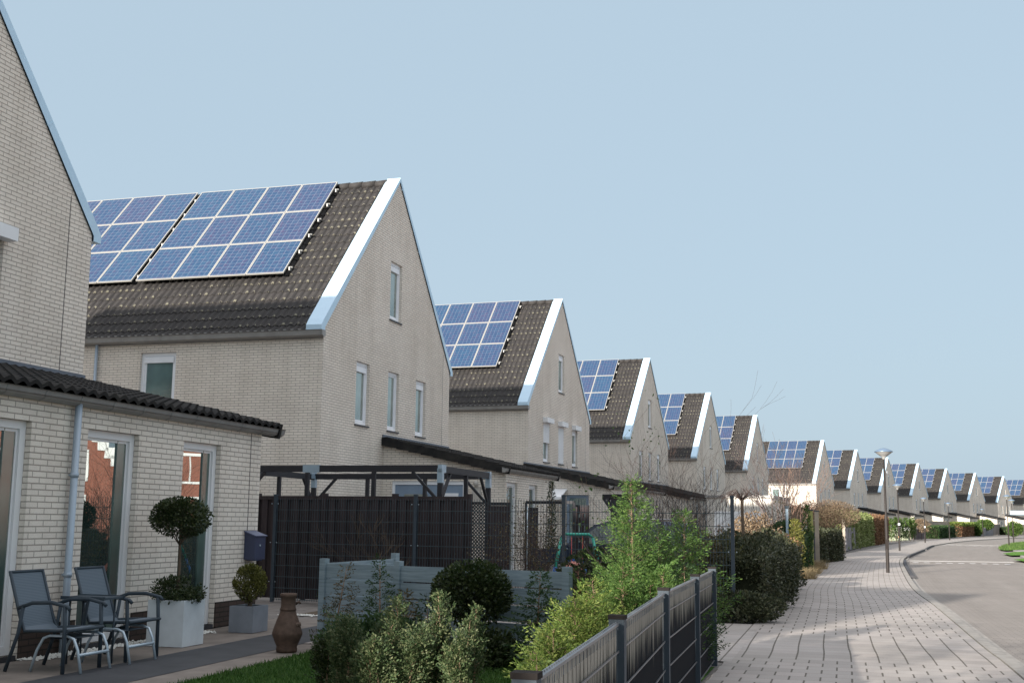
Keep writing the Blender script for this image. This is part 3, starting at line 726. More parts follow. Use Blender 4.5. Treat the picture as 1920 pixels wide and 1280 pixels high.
# solar panel mesh: X width, Y up the slope
PW,PH=1.112,1.50
def m_panel():
    f=MB(); b=.024
    f.box((0,0,0),(b,PH-.02,.04)); f.box((PW-b-.015,0,0),(PW-.015,PH-.02,.04)); f.box((b,0,.001),(PW-b-.015,b,.041)); f.box((b,PH-.02-b,.001),(PW-b-.015,PH-.02,.041))
    c=MB().box((b,b,.01),(PW-b-.015,PH-.02-b,.034)); return f.mesh('solar_panel',[alu]),c.mesh('cell_sheet',[solar])
M_PAN,M_CELL=m_panel()
def panels(root,v_right,ncol):
    th=math.atan(SL)
    for r in range(3):
        for c in range(ncol):
            s=(1.47)/math.cos(th)+r*PH-.02
            y=s*math.cos(th)-.14*math.sin(th); z=EV+.12+s*math.sin(th)+.13*math.cos(th)-.03
            o=add('solar_panel',M_PAN,root); o.location=(v_right-(c+1)*PW,y,z); o.rotation_euler=(th,0,0); add('cell_sheet',M_CELL,o)
    # mounting rails poke out on the right
    for k in range(6):
        mb=MB()
        s=1.47/math.cos(th)+.3+k*.77; y=s*math.cos(th)-.08*math.sin(th); z=EV+.1+s*math.sin(th)+.08*math.cos(th)
        mb.tube([(v_right-.1,y,z),(v_right+.10,y,z)],.028,6)
        mb.box((v_right+.03,y-.09,z-.09),(v_right+.06,y+.01,z+.0))
        mb.build('mounting_rail',alu,root)
EXTC={}
def house(i,label,a=-.45,east=(),near=(),left=False,shut=None,down=False,ext=True,b=8.6):
    x,y,t=HOUSES[i] if i else (H0X,H0Y,H0T)
    R=thing('gable_house',label,'house',(x,y,0),-t,'pale brick gable houses along the street')
    add('wall',M_WALL,R); rf=add('roof',M_ROOF,R); add('ridge_cap',M_RIDGE,rf)
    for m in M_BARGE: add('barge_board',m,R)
    add('gutter',M_GUT,R); add('downpipe',M_DOWN,R,loc=(-6.35,0,0))
    for j,(u0,u1,z0,z1) in enumerate(GW):
        s=None
        if shut and j<3: s=shut[j]
        window(R,0,u0,z0,PI/2,u1-u0,z1-z0,'roll' if j!=1 else 'plain',shutter=s)
    for (x0,x1,z0,z1) in NW: window(R,x0,0,z0,0,x1-x0,z1-z0,'roll',pane=glass_teal)
    panels(R,-1.85,4)
    if left: panels(R,-6.42,4)
    if ext:
        key=(a,b,tuple(east),tuple(near))
        if key not in EXTC:
            kz,gz=3.56,2.80
            ew=m_ext_wall(a,b,3.47,kz,gz,list(east),list(near))
            EXTC[key]=(ew.mesh('extension_wall',[brick,slate]),m_ext_roof(a,b,3.47,kz,gz),m_ext_flash(a,3.47,kz,gz),m_ext_gutter(a,b,3.47,gz),
                MB().box((3.44,a-.0,0),(3.478,a+.001,.3)).mesh('x',[plinth]))
        q=EXTC[key]; w_=add('extension_wall',q[0],R); r_=add('extension_roof',q[1],R); add('flashing',q[2],r_); add('extension_gutter',q[3],R)
        return R
    return R
E_FAR=[(4.3,5.2,.05,2.5),(6.3,7.2,.05,2.5)]
E_STD=[(.6,1.6,.05,2.5),(3.0,3.9,.05,2.5),(5.9,6.8,.05,2.5)]
def ext_windows(R,east,near=(),pane=None,nearname='front_door'):
    for (u0,u1,z0,z1) in east:
        o=window(R,3.47,u0,z0,PI/2,u1-u0,z1-z0,'tall',fm=creamframe,pane=pane or glass_big,name='patio_window')
        if R.get('label','').startswith('nearest'):
            w_=u1-u0; h_=z1-z0; MB().box((w_-.30,.103,.07),(w_-.097,.111,h_-.095)).build('frame_reflection_strip' if 0 else 'reflection_strip',refl_strip,o)  # strip painted onto the glass as the reflection of the frame
            MB().box((w_-.31,.095,.07),(w_-.295,.115,h_-.095)).build('reflection_edge',refl_strip,o)
    for (x0,x1,z0,z1) in near: window(R,x0,NEARY,z0,0,x1-x0,z1-z0,'tall',fm=bluedoor,pane=glass_teal,name=nearname)
# house at the left edge
E1=[(2.42,3.45,.05,2.5),(4.44,5.47,.05,2.5),(6.50,7.47,.05,2.5)]
R1=house(1,'nearest pale brick house cut off by the left photo edge, behind the garden chairs',a=-2.,east=E1,shut=(0,0,0),b=8.65)
ext_windows(R1,E1)
add('downpipe',M_DOWNX,R1,loc=(3.47,4.14,0),rot=PI/2)
for a_,b_ in ((7.5,8.655),(5.5,6.47),(3.48,4.41)): MB().box((3.473,a_,0),(3.484,b_,.34)).build('plinth',plinth,R1)
MB().box((3.466,8.33,.3),(3.473,8.342,2.75)).build('movement_joint',slate,R1)
# nothing modelled behind the glass; teal strips only imitate the frame reflected there
for (u0,u1,z0,z1) in E1:
    pass
E2=[(3.97,4.96,.05,2.5),(6.12,6.98,.05,2.5)]; N2=[(.28,2.35,.02,2.52)]
R2=house(2,'large pale brick house with two blocks of solar panels, second from the left',a=3.88,east=E2,near=N2,left=True)
ext_windows(R2,E2)
# grey-blue door frame with two leaves, near wall of the extension
d=MB(); x0,x1=.28,2.35
d.box((x0,3.92,.02),(x0+.07,4.0,2.52)); d.box((x1-.07,3.92,.02),(x1,4.0,2.52)); d.box((x0+.07,3.921,2.42),(x1-.07,4.0,2.52)); fr=d.build('door_frame',whiteframe,R2)
d=MB(); d.box((x0+.07,3.95,.03),(x1-.07,3.99,2.42)); dd=d.build('garage_door',bluedoor,R2)
MB().box((.62,3.935,1.2),(1.28,3.952,2.17)).box((1.55,3.935,1.2),(2.15,3.952,2.1)).build('door_pane',glass_big,dd)
MB().box((1.55,3.932,2.08),(2.15,3.95,2.2)).build('door_rail',whiteframe,dd)
d=MB(); d.box((2.58,3.79,1.95),(2.8,3.88,2.36)); d.lathe([(.0,.16),(.05,.15),(.07,.1),(.05,.03),(.0,.0)],10,c=(2.69,3.74,2.36)); wl=d.build('wall_lamp',simple('lamp_plastic',(.45,.42,.38),.5),R2)
N3=[(2.0,2.55,.02,2.5)]
R3=house(3,'pale brick house with white roller shutter boxes over its gable windows, third from the left',east=E_STD,near=[(1.7,2.6,.02,2.5)],shut=(.55,1.0,0))
NEARY=-.45; ext_windows(R3,E_STD,[(1.7,2.6,.02,2.5)])
mb=MB(); 
P=[(.75,-.47,2.72),(1.75,-.47,2.72),(1.75,-1.35,2.38),(.75,-1.35,2.38)]
mb.face(P).face([(x,y,z-.03) for x,y,z in P][::-1]); mb.beam((.77,-.47,2.2),(.77,-1.3,2.38),.03,.03); mb.beam((1.73,-.47,2.2),(1.73,-1.3,2.38),.03,.03); mb.box((.75,-1.37,2.3),(1.75,-1.34,2.4)); mb.build('awning',shutterm,R3)
names=['fourth','fifth','sixth']
labs={4:'pale brick gable house behind the bare shrub, fourth from the left',5:'pale brick gable house above the weeping tree, fifth from the left',
 6:'pale brick gable house left of the tall bare tree, sixth from the left',7:'brightly sunlit pale house with a full row of solar panels behind the bare branches',
 8:'pale gable house just left of the nearest street lamp head',9:'pale gable house right behind the nearest street lamp',10:'pale gable house behind the second street lamp, tenth from the left',
 11:'pale gable house between the second and third street lamps, eleventh from the left',12:'pale gable house behind the fourth street lamp, twelfth from the left',
 13:'small far pale house behind the street lamps at the right, thirteenth from the left',14:'farthest pale house, cut off by the right photo edge'}
for i in range(4,15):
    R=house(i,labs[i],a=3.88 if i>=7 else -.45,east=E_FAR if i>=7 else E_STD,ext=i!=5)
    if i!=5: ext_windows(R,E_FAR if i>=7 else E_STD)
    if i==9:   # small white round alarm box high on the gable
        MB().tube([(0,3.3,8.9),(.12,3.3,8.9)],.22,10).build('alarm_box',shutterm,R)
# the house behind the camera whose shadow crosses the pavement
x,y,t=HOUSES[1]; P=F1(-.5,-21.2); H0X,H0Y,H0T=P.x,P.y,.262
house(0,'pale brick house before the first one, outside the photo, shading the garden and pavement',east=E_STD)
# red brick houses across the street, mirrored in the patio windows
def red_house(loc,rot,label):
    R=thing('red_brick_house',label,'house',loc,rot,'red brick houses across the street')
    w,e,r,L=8.,4.6,9.6,9.
    mb=MB(); mb.box((-w/2,0,0),(w/2,L,e)); mb.face([(-w/2,0,e),(w/2,0,e),(0,0,r)]); mb.face([(-w/2,L,e),(w/2,L,e),(0,L,r)]); mb.build('wall',redbrick,R)
    mb=MB(); mb.beam((-w/2-.2,L/2-.0,e-.1),(0,L/2,r+.15),.1,.1) if False else None
    for s in (-1,1): mb.face([(s*(w/2+.2),.3,e-.2),(s*(w/2+.2),L-.3,e-.2),(0,L-.3,r-.1),(0,.3,r-.1)])
    mb.build('roof',MT['orange_roof'],R)
    mb=MB(); n=11
    for s in (-1,1):
        for k in range(n): 
            f=k/n; mb.box((s*(w/2)*(1-f)-.35,-.1,e+(r-e)*f-.25),(s*(w/2)*(1-f)+.25,.3,e+(r-e)*(f)+.38))
    mb.build('stepped_coping',shutterm,R)
    for x in (-2.4,1.0):
        for z in (1.0,3.6 if x>0 else 3.6):
            o=window(R,x,0,z,0,1.4,1.5,'plain')
            MB().box((-.15,-.06,-.15),(1.55,-.03,-.02)).box((-.15,-.06,1.52),(1.55,-.03,1.68)).box((-.15,-.06,0),(0,-.03,1.5)).box((1.4,-.06,0),(1.55,-.03,1.5)).box((.66,.0,0),(.74,.03,1.5)).build('window_surround',shutterm,o)
simple('orange_roof',(.45,.16,.09),.8,0,.2,.2,3)
az=math.radians(51.6)
for k,(dd,sd_) in enumerate(((58,-7.5),(57,2.5),(56,12),(57,22))):
    c=Vector((-5,14,0))+Vector((math.sin(az),math.cos(az),0))*dd+Vector((math.cos(az),-math.sin(az),0))*sd_
    red_house((c.x,c.y,0),-az,['red brick house with white stepped gable, first mirrored in the patio windows','red brick house with stepped gable, second across the street','red brick house with stepped gable, third across the street','red brick house with stepped gable, farthest right across the street'][k])
# ------------------------------------------------------------------ front garden of the nearest house (frame: v outward, u along street)
R1T=ROT(1)
def T1(v,u,z=0): return F1(v,u,z)
def garden_chair(v,u,label):
    """faces +X; origin floor centre"""
    R=thing('garden_chair',label,'chair',T1(v,u),R1T,'garden chairs against the brick wall')
    w=.29
    for s in (-1,1):
        m=MB(); m.tube([(.29,s*w,0),(.285,s*w,.40),(.27,s*w,.63)],.02,8); m.build('front_leg',postm,R)
        m=MB(); m.tube([(-.36,s*w,0),(-.24,s*w,.36),(-.2,s*w,.62)],.018,8); m.build('rear_leg',postm,R)
        m=MB(); m.tube([(-.26,s*w,.60),(-.1,s*w,.655),(.12,s*w,.665),(.30,s*w,.63),(.33,s*w,.60)],.019,8); m.build('armrest',postm,R)
        m=MB(); m.tube([(.30,s*(w-.045),.40),(.0,s*(w-.045),.39),(-.2,s*(w-.045),.38),(-.26,s*(w-.045),.5),(-.42,s*(w-.045),.95)],.016,8); m.build('side_rail',postm,R)
    m=MB(); P=[(.31,.405),(.2,.415),(0,.385),(-.17,.375),(-.235,.42),(-.27,.52),(-.345,.73),(-.415,.93)]; ww=w-.05
    for (a,za),(b,zb) in zip(P,P[1:]):
        m.face([(a,-ww,za),(b,-ww,zb),(b,ww,zb),(a,ww,za)]); m.face([(a,-ww,za-.008),(a,ww,za-.008),(b,ww,zb-.008),(b,-ww,zb-.008)])
    m.build('sling_seat',sling,R)
    m=MB(); m.tube([(.31,-w,.40),(.31,w,.40)],.016,8); m.build('front_bar',postm,R)
    m=MB(); m.tube([(-.42,-w+.04,.94),(-.42,w-.04,.94)],.014,8); m.build('top_bar',postm,R)
    return R
def footstool(v,u,label):
    R=thing('footstool',label,'footstool',T1(v,u),R1T,'silver legged footstools tucked under the chairs')
    w=.235
    for s in (-1,1):
        m=MB(); m.tube([(.27,s*w,0),(.22,s*w,.22),(.17,s*w,.32),(.10,s*w,.345),(-.1,s*w,.345),(-.17,s*w,.32),(-.24,s*w,.2),(-.30,s*w,0)],.014,8); m.build('leg_hoop',silver,R)
    m=MB(); m.tube([(.235,-w,.17),(.235,w,.17)],.016,8); m.build('crossbar',silver,R)
    m=MB(); P=[(.17,.33),(.08,.322),(-.08,.322),(-.16,.33)]
    for (a,za),(b,zb) in zip(P,P[1:]): m.face([(a,-w+.01,za),(b,-w+.01,zb),(b,w-.01,zb),(a,w-.01,za)]); m.face([(a,-w+.01,za-.008),(a,w-.01,za-.008),(b,w-.01,zb-.008),(b,-w+.01,zb-.008)])
    m.build('sling_top',sling,R)
k=NT('woven_sling',(.11,.14,.17),.7,0,.3); v=k.obj(); wv=k.n('TexWave'); wv.inputs['Scale'].default_value=60; k.l(v,wv.inputs['Vector']); k.col(k.mix(.35,(.10,.13,.16),k.ramp(wv.outputs[0],[(.3,(.08,.1,.12)),(.7,(.2,.24,.28))]))); sling=k.m
silver=simple('silver_tube',(.42,.5,.56),.4,.3,.5,.05,5)
garden_chair(4.33,2.97,'garden chair with dark sling seat, nearest the left photo edge')
garden_chair(4.33,4.0,'garden chair with dark sling seat, between the side table and white planter')
footstool(4.50,2.99,'silver legged footstool under the left garden chair')
footstool(4.50,3.80,'silver legged footstool under the right garden chair beside the planter')
R=thing('side_table','small dark side table between the two garden chairs','table',T1(4.35,3.46),R1T)
m=MB(); m.box((-.24,-.17,.655),(.26,.17,.675)).box((-.25,-.18,.65),(.27,-.165,.685)).box((-.25,.165,.65),(.27,.18,.685)); m.build('tabletop',postm,R)
for x,y in ((-.18,-.11),(-.18,.11),(.2,-.11),(.2,.11)): MB().tube([(x,y,.655),(x,y,0)],.01,6).build('leg',postm,R)
# planters
concw=simple('white_planter_concrete',(.58,.62,.64),.8,0,.3,.12,4,.3); concg=simple('grey_planter_concrete',(.22,.24,.27),.8,0,.3,.15,5,.3)
def planter(v0,v1,u0,u1,h,mat,label,group='square planters by the wall'):
    R=thing('planter',label,'planter',T1((v0+v1)/2,(u0+u1)/2),R1T,group); a,b=(v1-v0)/2,(u1-u0)/2; t=.03
    m=MB(); m.box((-a,-b,0),(a,-b+t,h)).box((-a,b-t,0),(a,b,h)).box((-a,-b+t,.0),(-a+t,b-t,h)).box((a-t,-b+t,0),(a,b-t,h)); m.build('pot',mat,R)
    MB().box((-a+t,-b+t,.02),(a-t,b-t,h-.05)).build('soil',MT['soil'],R); return R
planter(3.93,4.41,5.15,5.62,.53,concw,'large white square planter holding the ball topiary')
planter(3.98,4.33,7.0,7.42,.34,concg,'small grey square planter with a ball conifer near the wall corner')
t=ball_bush('topiary_tree','dark box topiary ball on a tall stem in the white planter','shrub',T1(4.17,5.38,.48),(.34,.34,.225),7000,.035,lf_dark,stem=.80,stemr=.018,clumps=70,cs=.17)
ball_bush('box_shrub','low bushy green shrub filling the white planter at the topiary foot','shrub',T1(4.17,5.38,.46),(.31,.29,.17),3600,.035,lf_dark,clumps=34,cs=.24)
ball_bush('ball_conifer','small dense ball conifer in the grey planter','shrub',T1(4.16,7.2,.29),(.205,.205,.235),5200,.03,lf_olive,stem=.12,stemr=.03,clumps=60,cs=.15)
# chiminea
terra=simple('weathered_terracotta',(.085,.055,.04),.75,0,.3,.35,14,.5)
R=thing('chiminea','brown clay chiminea with round belly on the path edge','chiminea',T1(5.72,5.2),R1T+.6)
m=MB(); m.lathe([(.0,.0),(.115,.0),(.12,.03),(.115,.06),(.15,.14),(.172,.195),(.17,.215),(.15,.28),(.122,.36),(.098,.42),(.086,.46)],28); m.build('belly',terra,R)
m=MB(); m.lathe([(.086,.455),(.095,.465),(.092,.48),(.083,.50),(.083,.60),(.094,.615),(.097,.645),(.085,.65),(.07,.645),(.07,.45)],28); m.build('chimney',terra,R)
m=MB(); m.tube([(.08,0,.53),(.125,0,.555),(.135,0,.53)],[.016,.014,.012],6); m.build('spout',terra,R)
m=MB()
for a in range(5):
    th=-.9+a*.22; m.tube([(.150*math.cos(th),.150*math.sin(th),.29),(.138*math.cos(th),.138*math.sin(th),.33)],.008,5)
m.build('relief',simple('clay_relief',(.15,.105,.08),.8),R)
# mailbox
navy=simple('navy_sheet_metal',(.05,.06,.11),.4,.2,.5,.08,4)
R=thing('mailbox','dark blue metal mailbox on the corner of the brick wall','mailbox',T1(3.475,8.43,.90),R1T)
m=MB(); m.box((0,-.17,0),(.17,.15,.34)); m.face([(0,-.17,.34),(0,.15,.34),(0,.15,.40),(0,-.17,.40)]).face([(0,-.17,.34),(.17,-.17,.34),(0,-.17,.40)]).face([(.17,.15,.34),(0,.15,.34),(0,.15,.40)]); m.build('box',navy,R)
m=MB(); m.beam((-.005,-.01,.405),(.19,-.01,.335),.36,.012); m.build('lid',simple('navy_lid',(.09,.11,.2),.35,.2),R)
MB().tube([(.17,-.02,.2),(.178,-.02,.2)],.014,8).build('lock',silver,R); MB().box((.02,-.12,-.02),(.15,.1,0)).build('newspaper_holder',navy,R)
# pebbles along the wall foot
def pebbles(poly_pts,n,label):
    m=MB(); P=[]
    for _ in range(n):
        a=random.random(); i=random.randrange(len(poly_pts)-1); p=poly_pts[i].lerp(poly_pts[i+1],a)+Vector((random.gauss(0,.07),random.gauss(0,.05),0))
        r=random.uniform(.012,.026); pts=[(p.x+r*math.cos(t),p.y+r*math.sin(t),.004) for t in (0,1.57,3.14,4.71)]
        top=(p.x,p.y,r*.9)
        for q in range(4): m.face([pts[q],pts[(q+1)%4],top])
    tag(m.build('pebbles',MT['pebble'],None),label,'pebbles',kind='stuff')
simple('pebble',(.62,.62,.58),.8,0,.3,.15,30)
pebbles([T1(3.62,3.5),T1(3.64,4.4),T1(3.64,6.6),T1(3.7,6.9)],900,'white pebbles scattered along the foot of the brick wall')
pebbles([T1(3.4,9.9),T1(4.6,9.75),T1(5.6,9.7)],420,'white pebbles edging the flower bed before the dark screen')
# ------------------------------------------------------------------ blue-grey plank fence
R=thing('plank_fence','weathered blue-grey plank garden fence behind the conifers','fence',(0,0,0),0)
pA,pB,pC,pD=F1(5.77,6.03),F1(9.0,5.14),F1(5.90,8.05),None
def plank_run(a,b,n0=.03):
    hh=.19; z=.03
    for kx in range(5):
        m=MB(); z0=z+kx*hh; q=0.004*(kx%2); m.beam((a.x,a.y,z0+hh/2-.008),(b.x,b.y,z0+hh/2-.008),.022+q,hh-.016); m.build('plank',plank,R)
d=(pB-pA); n=3
for kx in range(n): plank_run(pA+d*(kx/n)+d.normalized()*.045,pA+d*((kx+1)/n)-d.normalized()*.045)
dn=Vector((-d.y,d.x,0)).normalized()
for kx in range(n+1):
    p=pA+d*(kx/n); m=MB(); m.beam((p.x,p.y,0),(p.x,p.y,1.02),.085,.085,up=(d.x,d.y,0)); m.build('post',plank,R)
plank_run(pA+(pC-pA).normalized()*.05,pC-(pC-pA).normalized()*.05)
MB().beam((pC.x,pC.y,0),(pC.x,pC.y,1.04),.085,.085,up=(d.x,d.y,0)).build('post',plank,R)
# ------------------------------------------------------------------ mesh fence with tall posts
def mesh_panel(a,b,H,z0=.05,step=.2,wire=.006,vs=.05,name='wire_panel',R=None,twin=True,mat=None):
    m=MB(); d=(b-a); L=d.length; d.normalize(); nn=Vector((-d.y,d.x,0))
    z=z0
    while z<H-.02:
        m.beam((a.x,a.y,z),(b.x,b.y,z),.022,.011); z+=step
    k_=int(L/vs)
    for i in range(1,k_): p=a+d*(i*L/k_); m.beam((p.x,p.y,z0-.02),(p.x,p.y,H+.025),wire,wire,up=(d.x,d.y,0))
    return m.build(name,mat or meshm,R)
def fence_post(p,H,R,w=.05,cap=True,name='post'):
    m=MB(); m.box((-w/2,-w/2,0),(w/2,w/2,H)); o=m.build(name,postm,R,loc=(p.x,p.y,0),rot=R1T)
    if cap: MB().box((-w/2-.006,-w/2-.006,H),(w/2+.006,w/2+.006,H+.03)).build('post_cap',postm,o)
    for z in (.35,1.05,1.75):
        if z<H: MB().box((-.07,-.032,z),(-.055,-.022,z+.015)).box((.055,-.032,z),(.07,-.022,z+.015)).build('clamp_bolt',silver,o)
R=thing('wire_mesh_fence','tall dark wire mesh fence with square posts before the brown screen','fence',(0,0,0),0,'tall wire mesh fences')
MP=[F1(1.82,12.44),F1(4.72,12.0),F1(7.42,11.72),F1(10.18,11.52)]
for p in MP: fence_post(p,1.90,R,.055)
for a,b in zip(MP,MP[1:]): mesh_panel(a,b,1.83,R=R)
# brown board screen
R=thing('board_screen','dark brown composite board privacy screen behind the wire mesh','fence',(0,0,0),0)
sa,sb=F1(1.30,12.75),F1(5.62,12.23); d=(sb-sa); L=d.length; dn=d.normalized(); nn=Vector((dn.y,-dn.x,0))
npan=3
for kx in range(npan):
    a=sa+d*(kx/npan); b=sa+d*((kx+1)/npan); m=MB(); nb=13
    for j in range(nb):
        p=a+(b-a)*((j+.5)/nb); o_=nn*(.018 if j%2 else -.014); wbd=(b-a).length/nb*1.12
        q=p+o_; m.beam((q.x,q.y,.05),(q.x,q.y,1.90),wbd,.018,up=(nn.x,nn.y,0))
    m.build('board_panel',board,R)
    m=MB(); 
    for z in (1.87,): m.beam((a.x,a.y,z),(b.x,b.y,z),.075,.07)
    m.build('top_rail',board,R)
    for f in ((0,) if kx<npan-1 else (0,1)):
        p=a+(b-a)*f; m=MB(); m.beam((p.x,p.y,0),(p.x,p.y,1.95),.09,.09,up=(nn.x,nn.y,0)); m.build('post',board,R)
R=thing('lattice_screen','narrow black lattice panel at the right end of the brown screen','lattice',(0,0,0),0)
a=sb+dn*.06; b=a+dn*.27; m=MB(); H_=1.80
stp=.062; n_=int((H_+.27)/stp)
for i in range(-6,n_):
    for s in (1,-1):
        x0,z0=(0,.1+i*stp) ; x1,z1=(.27,.1+i*stp+.27)
        if s<0: z0,z1=z1,z0
        zz0,zz1=max(.1,min(H_,z0)),max(.1,min(H_,z1))
        if abs(zz1-zz0)<.02: continue
        t0=(zz0-z0)/(z1-z0); t1=(zz1-z0)/(z1-z0); p=a+dn*(.27*t0); q=a+dn*(.27*t1); oo=nn*(.005*s)
        m.beam((p.x+oo.x,p.y+oo.y,zz0),(q.x+oo.x,q.y+oo.y,zz1),.008,.017)
m.build('lattice',black,R)
m=MB(); m.beam((a.x,a.y,H_),(b.x,b.y,H_),.03,.03).beam((a.x,a.y,.1),(b.x,b.y,.1),.03,.03); m.build('lattice_frame',black,R)
R=thing('dark_garden_panel','dark board panel between the lattice and the pergola post','fence',(0,0,0),0)
c=b+dn*.02; e=c+dn*.42; m=MB(); m.beam((c.x,c.y,.9),(e.x,e.y,.9),.03,1.7); m.build('board_panel',board,R)
m=MB(); m.beam((c.x,c.y,1.78),(e.x,e.y,1.78),.05,.05); m.build('top_rail',black,R)
# ------------------------------------------------------------------ pergola
R=thing('pergola','black timber pergola frame with pale metal corner brackets above the brown screen','pergola',(0,0,0),0)
C=[F1(.75,13.0),F1(4.85,12.9),F1(4.85,15.9),F1(.75,16.3)]; ZT=2.42
ups=lambda a,b:(b-a).normalized()
for i,(a,b) in enumerate(zip(C,C[1:]+C[:1])):
    m=MB(); m.beam((a.x,a.y,ZT-.01*i),(b.x,b.y,ZT-.01*i),.06,.12); m.build('beam',black,R)
    L=(b-a).length; dd=ups(a,b)
    for p,s in ((a,1),(b,-1)):
        m=MB(); q=p+dd*s*.55; m.beam((p.x,p.y,ZT-.62),(q.x,q.y,ZT-.06),.05,.05); m.build('brace',black,R)
    mid=[a+dd*L*f for f in ((.35,.68) if i in (0,2) else (.5,))]
    for p in mid:
        m=MB(); m.beam((p.x,p.y,0),(p.x,p.y,ZT-.05),.07,.07,up=(dd.x,dd.y,0)); m.build('post',black,R)
    m=MB(); q=a+dd*.0
    m.beam(((a-dd*.05).x,(a-dd*.05).y,ZT),((a+dd*.2).x,(a+dd*.2).y,ZT),.075,.14).beam((a.x,a.y,ZT-.26),(a.x,a.y,ZT),.10,.10,up=(dd.x,dd.y,0)); m.build('corner_bracket',bracket,R)
for p in C: MB().beam((p.x,p.y,0),(p.x,p.y,ZT-.03),.09,.09,up=(dd.x,dd.y,0)).build('post',black,R)
dd=ups(C[0],C[1]); p=C[0]+dd*1.35
MB().beam((p.x,p.y,ZT),((p+dd*.34).x,(p+dd*.34).y,ZT),.075,.14).build('joint_plate',bracket,R)
# dark portal and panels in the next garden
def at(px,Y,z=0): p=ground(px,1000,Y=Y); return Vector((p.x,p.y,z))
R=thing('garden_portal','black timber portal with a solid panel beside the brick extension','gate',(0,0,0),0)
a,b=at(986,24.5),at(1076,24.0); zt=1.88
MB().beam((a.x,a.y,zt),(b.x,b.y,zt),.05,.06).build('beam',black,R)
for p in (a,b): MB().beam((p.x,p.y,0),(p.x,p.y,zt),.05,.05,up=(1,0,0)).build('post',black,R)
q=at(1009,24.5); a2=at(990,24.5); MB().beam((a2.x,a2.y,.9),(q.x,q.y,.9),.03,1.75).build('panel',board,R)
p0=at(988.5,24.4); MB().tube([(p0.x,p0.y-.03,.3),(p0.x,p0.y-.03,1.8)],.012,6).build('bar_handle',silver,R)
R=thing('cutout_screen','dark board panel with square cut-outs right of the tall fence post','fence',(0,0,0),0)
a,b=at(1079,24.2),at(1104,24.0)
m=MB(); d=(b-a); 
for j,(f0,f1) in enumerate(((0,.22),(.36,.62),(.76,1))):
    p=a+d*f0; q=a+d*f1; m.beam((p.x,p.y,.91),(q.x,q.y,.91),.03,1.76)
for z in (.1,.5,.85,1.2,1.5,1.74):
    for f0,f1 in ((.22,.36),(.62,.76)): p=a+d*f0; q=a+d*f1; m.beam((p.x,p.y,z),(q.x,q.y,z),.03,.17)
m.build('board_panel',board,R); MB().beam((a.x,a.y,1.81),(b.x,b.y,1.81),.04,.04).build('top_rail',black,R)
R=thing('small_pergola','small dark pergola with curved braces right of the parked car','pergola',(0,0,0),0)
a,b,a2,b2=at(1132,33),at(1182,32.5),at(1140,35),at(1190,34.5)
for p,q in ((a,b),(a2,b2),(a,a2),(b,b2)): MB().beam((p.x,p.y,2.2),(q.x,q.y,2.2),.08,.12).build('beam',black,R)
for p,q in ((a,b),(b,a),(a2,b2),(b2,a2)):
    c_=p+(q-p).normalized()*.3; MB().beam((c_.x,c_.y,0),(c_.x,c_.y,2.15),.12,.12,up=(1,0,0)).build('post',black,R)
    for s in (-1,1): e_=c_+(q-p).normalized()*.3*s; MB().beam((c_.x,c_.y,1.75),(e_.x,e_.y,2.14),.06,.06).build('brace',black,R)
# garden swing
tealp=simple('green_enamel',(.02,.33,.24),.35,0,.5,.05,3); bluep=simple('blue_enamel',(.03,.13,.42),.35,0,.5,.05,3); redp=simple('red_plastic',(.5,.07,.06),.4,0,.5,.05,3)
pink=simple('salmon_plastic',(.55,.2,.16),.45,0,.5,.06,3)
R=thing('garden_swing','childs swing frame with green top bar and blue legs','swing',(0,0,0),0)
a,b=at(1056,20.5),at(1108,20.5); zt=1.28
MB().tube([(a.x-.03,a.y,zt-.05),(a.x+.04,a.y,zt),(b.x-.04,b.y,zt),(b.x+.03,b.y,zt-.05)],.025,8).build('top_bar',tealp,R)
for p,s in ((a,-1),(b,1)):
    for t in (-1,1):
        P_=[Vector((p.x+s*.03,p.y,zt-.05)),Vector((p.x+s*.13,p.y+t*.25,.72)),Vector((p.x+s*.24,p.y+t*.55,.0))]
        MB().tube(P_[:2],.024,8).build('upper_leg',tealp,R); MB().tube(P_[1:],.024,8).build('lower_leg',bluep,R)
for f in (.3,.7):
    p=a.lerp(b,f); MB().tube([(p.x,p.y,zt),(p.x,p.y,.62)],.008,5).build('rope',redp,R)
p=a.lerp(b,.5); m=MB(); m.box((p.x-.16,p.y-.14,.5),(p.x+.16,p.y+.16,.54)).box((p.x-.16,p.y+.13,.54),(p.x+.16,p.y+.17,.86)).box((p.x-.17,p.y-.12,.54),(p.x-.14,p.y+.13,.68)).box((p.x+.14,p.y-.12,.54),(p.x+.17,p.y+.13,.68)); m.build('seat',bluep,R)
R=thing('toddler_slide','salmon pink plastic toddler slide under the swing','slide',(0,0,0),0)
p=at(1076,19.4); m=MB(); m.lathe([(.0,.86),(.07,.85),(.14,.78),(.2,.6),(.24,.3),(.26,0)],14,c=(p.x,p.y,0)); m.build('hood',pink,R)
m=MB(); m.beam((p.x+.1,p.y-.1,.62),(p.x+.42,p.y-.5,.12),.3,.03).beam((p.x-.03,p.y-.2,.67),(p.x+.29,p.y-.6,.17),.02,.1); m.build('chute',pink,R)
